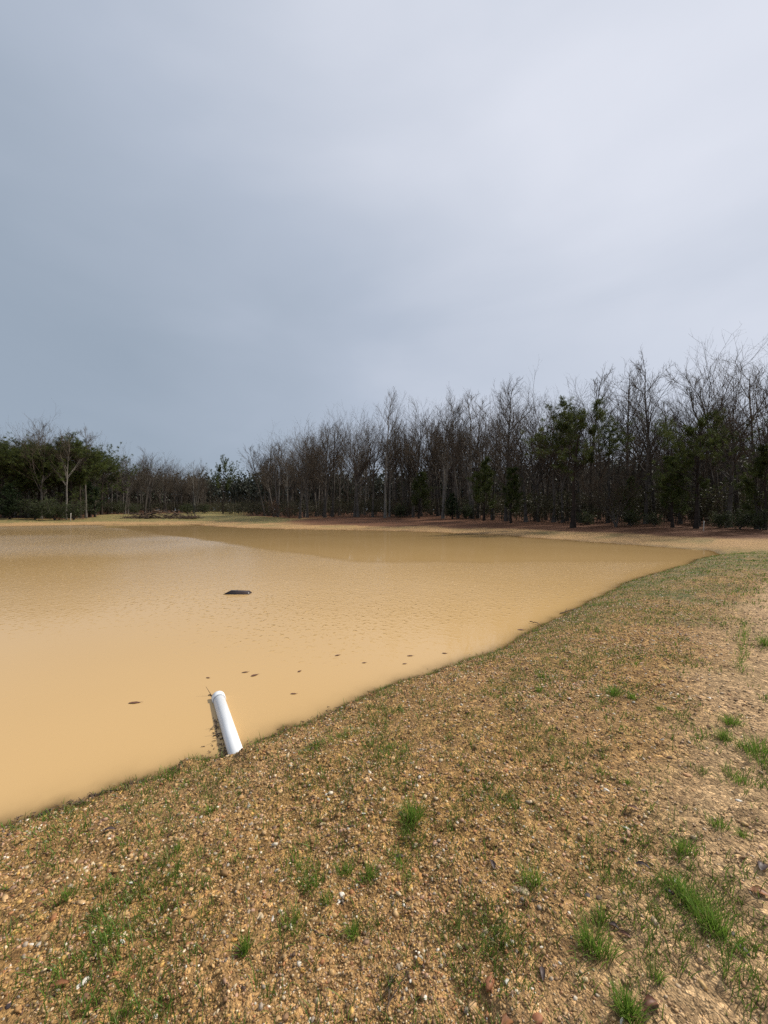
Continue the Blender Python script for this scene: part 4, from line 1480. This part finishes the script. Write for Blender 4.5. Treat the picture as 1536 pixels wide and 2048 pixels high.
for a_ in [(269, 1406, 18, 0.35, 0.1, 'dark sliver leaf floating far left of the pipe'),
           (490, 1345, 10, 0.35, 0.3, 'floating leaf bit above the pipe cap, left of a pair'),
           (509, 1351, 12, 0.5, 0.7, 'floating leaf bit above the pipe cap, right of a pair'),
           (599, 1343, 7, 0.6, 0.9, 'tiny floating speck right of the pair above the pipe'),
           (587, 1388, 10, 0.3, 0.0, 'floating bit right of the pipe cap'),
           (675, 1311, 9, 0.4, 0.5, 'floating bit in mid pond, leftmost of a loose row'),
           (728, 1326, 7, 0.4, 0.1, 'tiny floating bit second in the loose row'),
           (820, 1312, 10, 0.35, 0.1, 'floating leaf third in the loose row'),
           (809, 1328, 7, 0.4, 0.2, 'tiny floating bit under the third in the row'),
           (889, 1307, 8, 0.4, -0.2, 'floating bit nearest the bank in the loose row'),
           (1042, 1260, 11, 0.4, -0.2, 'floating leaf beside the curved stick at the shore'),
           (416, 1356, 7, 0.4, -0.4, 'tiny floating bit left of the pipe cap')]:
    dead_leaf(a_[0], a_[1], a_[2] * 1.25, a_[3], a_[4], M_l1, a_[5], 0.04, True, G_FL)


def twig(pts, r, label, water=False, name='twig', lift=0.004, group='dead twigs', branches=0):
    g = np.random.default_rng(len(label) * 31 + int(pts[0][0]))
    W_ = [pix(px, py, water) for px, py in pts]
    c = W_[0]
    A = np.array([np.array(w_ - c) for w_ in W_])
    A[:, 2] += lift
    # resample along the line with a little crookedness
    tt = np.linspace(0, len(A) - 1, 14)
    i0 = np.clip(tt.astype(int), 0, len(A) - 2)
    f = (tt - i0)[:, None]
    P = A[i0] * (1 - f) + A[i0 + 1] * f
    P = P + g.normal(size=P.shape) * r * 0.7
    R = np.linspace(r, r * 0.45, 14)
    parts = [tubes(P[None], R[None], 6)]
    for _ in range(branches):
        i = g.integers(3, 11)
        dv = unit(P[i + 1] - P[i] + g.normal(size=3) * 0.04) + np.array([g.normal() * 0.5, g.normal() * 0.5, 0.08])
        q = P[i] + dv * r * np.linspace(0, 1, 5)[:, None] * 14
        parts.append(tubes(q[None], np.linspace(r * 0.6, r * 0.25, 5)[None], 5))
    V, F = join(parts)
    o = link(name, mesh_np(name, V, F, M_dry, True))
    o.location = c
    tag(o, label, 'twig', group)
    return o


twig([(1036, 1815), (1060, 1803), (1090, 1806), (1120, 1813)], 0.0022, 'long thin dark twig arched on the soil under the black stones')
twig([(1372, 1845), (1356, 1858), (1352, 1872), (1358, 1882)], 0.0016, 'curved thin stem left of the grass strip foot')
twig([(783, 1958), (778, 1985), (776, 2030)], 0.0042, 'dark upright dead twig near the bottom middle', lift=0.012, branches=2)
twig([(1250, 1690), (1285, 1712), (1300, 1730)], 0.0016, 'thin red-brown stem above the purplish leaf')
twig([(1120, 1228), (1150, 1218)], 0.010, 'dark stick lying flat at the water edge, farther one', True, branches=1, lift=0.01)
twig([(1060, 1246), (1075, 1249), (1086, 1258)], 0.009, 'curved stick poking from the water at the shore', True, lift=0.03)
for i, (pp, lb) in enumerate([
        ([(430, 1440), (433, 1452), (432, 1460)], 'crooked dark twig floating against the pipe, upper one'),
        ([(428, 1473), (438, 1467), (452, 1466)], 'forked dark twig floating against the pipe, middle one'),
        ([(441, 1479), (452, 1474), (458, 1472)], 'short dark twig floating against the pipe, lowest one'),
        ([(416, 1390), (424, 1392), (430, 1398)], 'thin twig floating at the pipe cap')]):
    twig(pp, 0.006, lb, True, branches=3, lift=0.004, group='twigs caught along the pipe')
for pp, lb in [
        ([(72, 1636), (86, 1630), (100, 1624)], 'dark curled stick on the left shoreline'),
        ([(180, 1597), (198, 1590), (212, 1583)], 'dark jutting stick on the shoreline between pipe and left edge'),
        ([(262, 1572), (280, 1566), (292, 1562)], 'thin dark stick where the shore bends near the pipe')]:
    twig(pp, 0.007, lb, True, branches=1, lift=0.012, group='sticks washed up on the shore')

# fine scum and bits along the left of the pipe
gs_ = np.random.default_rng(99)
bits = []
for i in range(50):
    tpos = np.clip(gs_.normal() * 0.16 + 0.68, 0.02, 0.96)
    q = far_p + (near_p - far_p) * tpos
    sidev = np.array([-(near_p - far_p)[1], (near_p - far_p)[0], 0]) / L
    off = -(pr + abs(gs_.normal()) * 0.05 * (0.4 + math.exp(-((tpos - 0.72) / 0.2) ** 2)))
    q = q + sidev * off
    q[2] = 0.003
    a_ = gs_.random() * 6.28
    l_ = gs_.uniform(0.01, 0.035)
    bits.append(stick(q, q + np.array([math.cos(a_) * l_, math.sin(a_) * l_, 0.004]), 0.004, 0.002, gs_, 4, 3))
o = link('floating_debris', mesh_np('floating_debris', *join(bits), M_dry))
kind(o, 'stuff', 'dark plant bits gathered along the pipe in the water')
bits = []
for i in range(420):
    tpos = gs_.random()
    px = 20 + 1000 * tpos
    py = np.interp(px, [0, 160, 300, 400, 480, 780, 1000], [1655, 1605, 1565, 1518, 1500, 1375, 1300]) + gs_.normal() * 4
    q = pix(px, py, True)
    z_ = max(gz(q.x, q.y), 0) + 0.004
    a_ = gs_.random() * 6.28
    l_ = gs_.uniform(0.01, 0.05)
    bits.append(stick((q.x, q.y, z_), (q.x + math.cos(a_) * l_, q.y + math.sin(a_) * l_, z_ + gs_.random() * 0.012), 0.0035, 0.0015, gs_, 4, 3))
o = link('shore_debris', mesh_np('shore_debris', *join(bits), M_dry))
kind(o, 'stuff', 'dark plant bits washed up in a line along the shore')
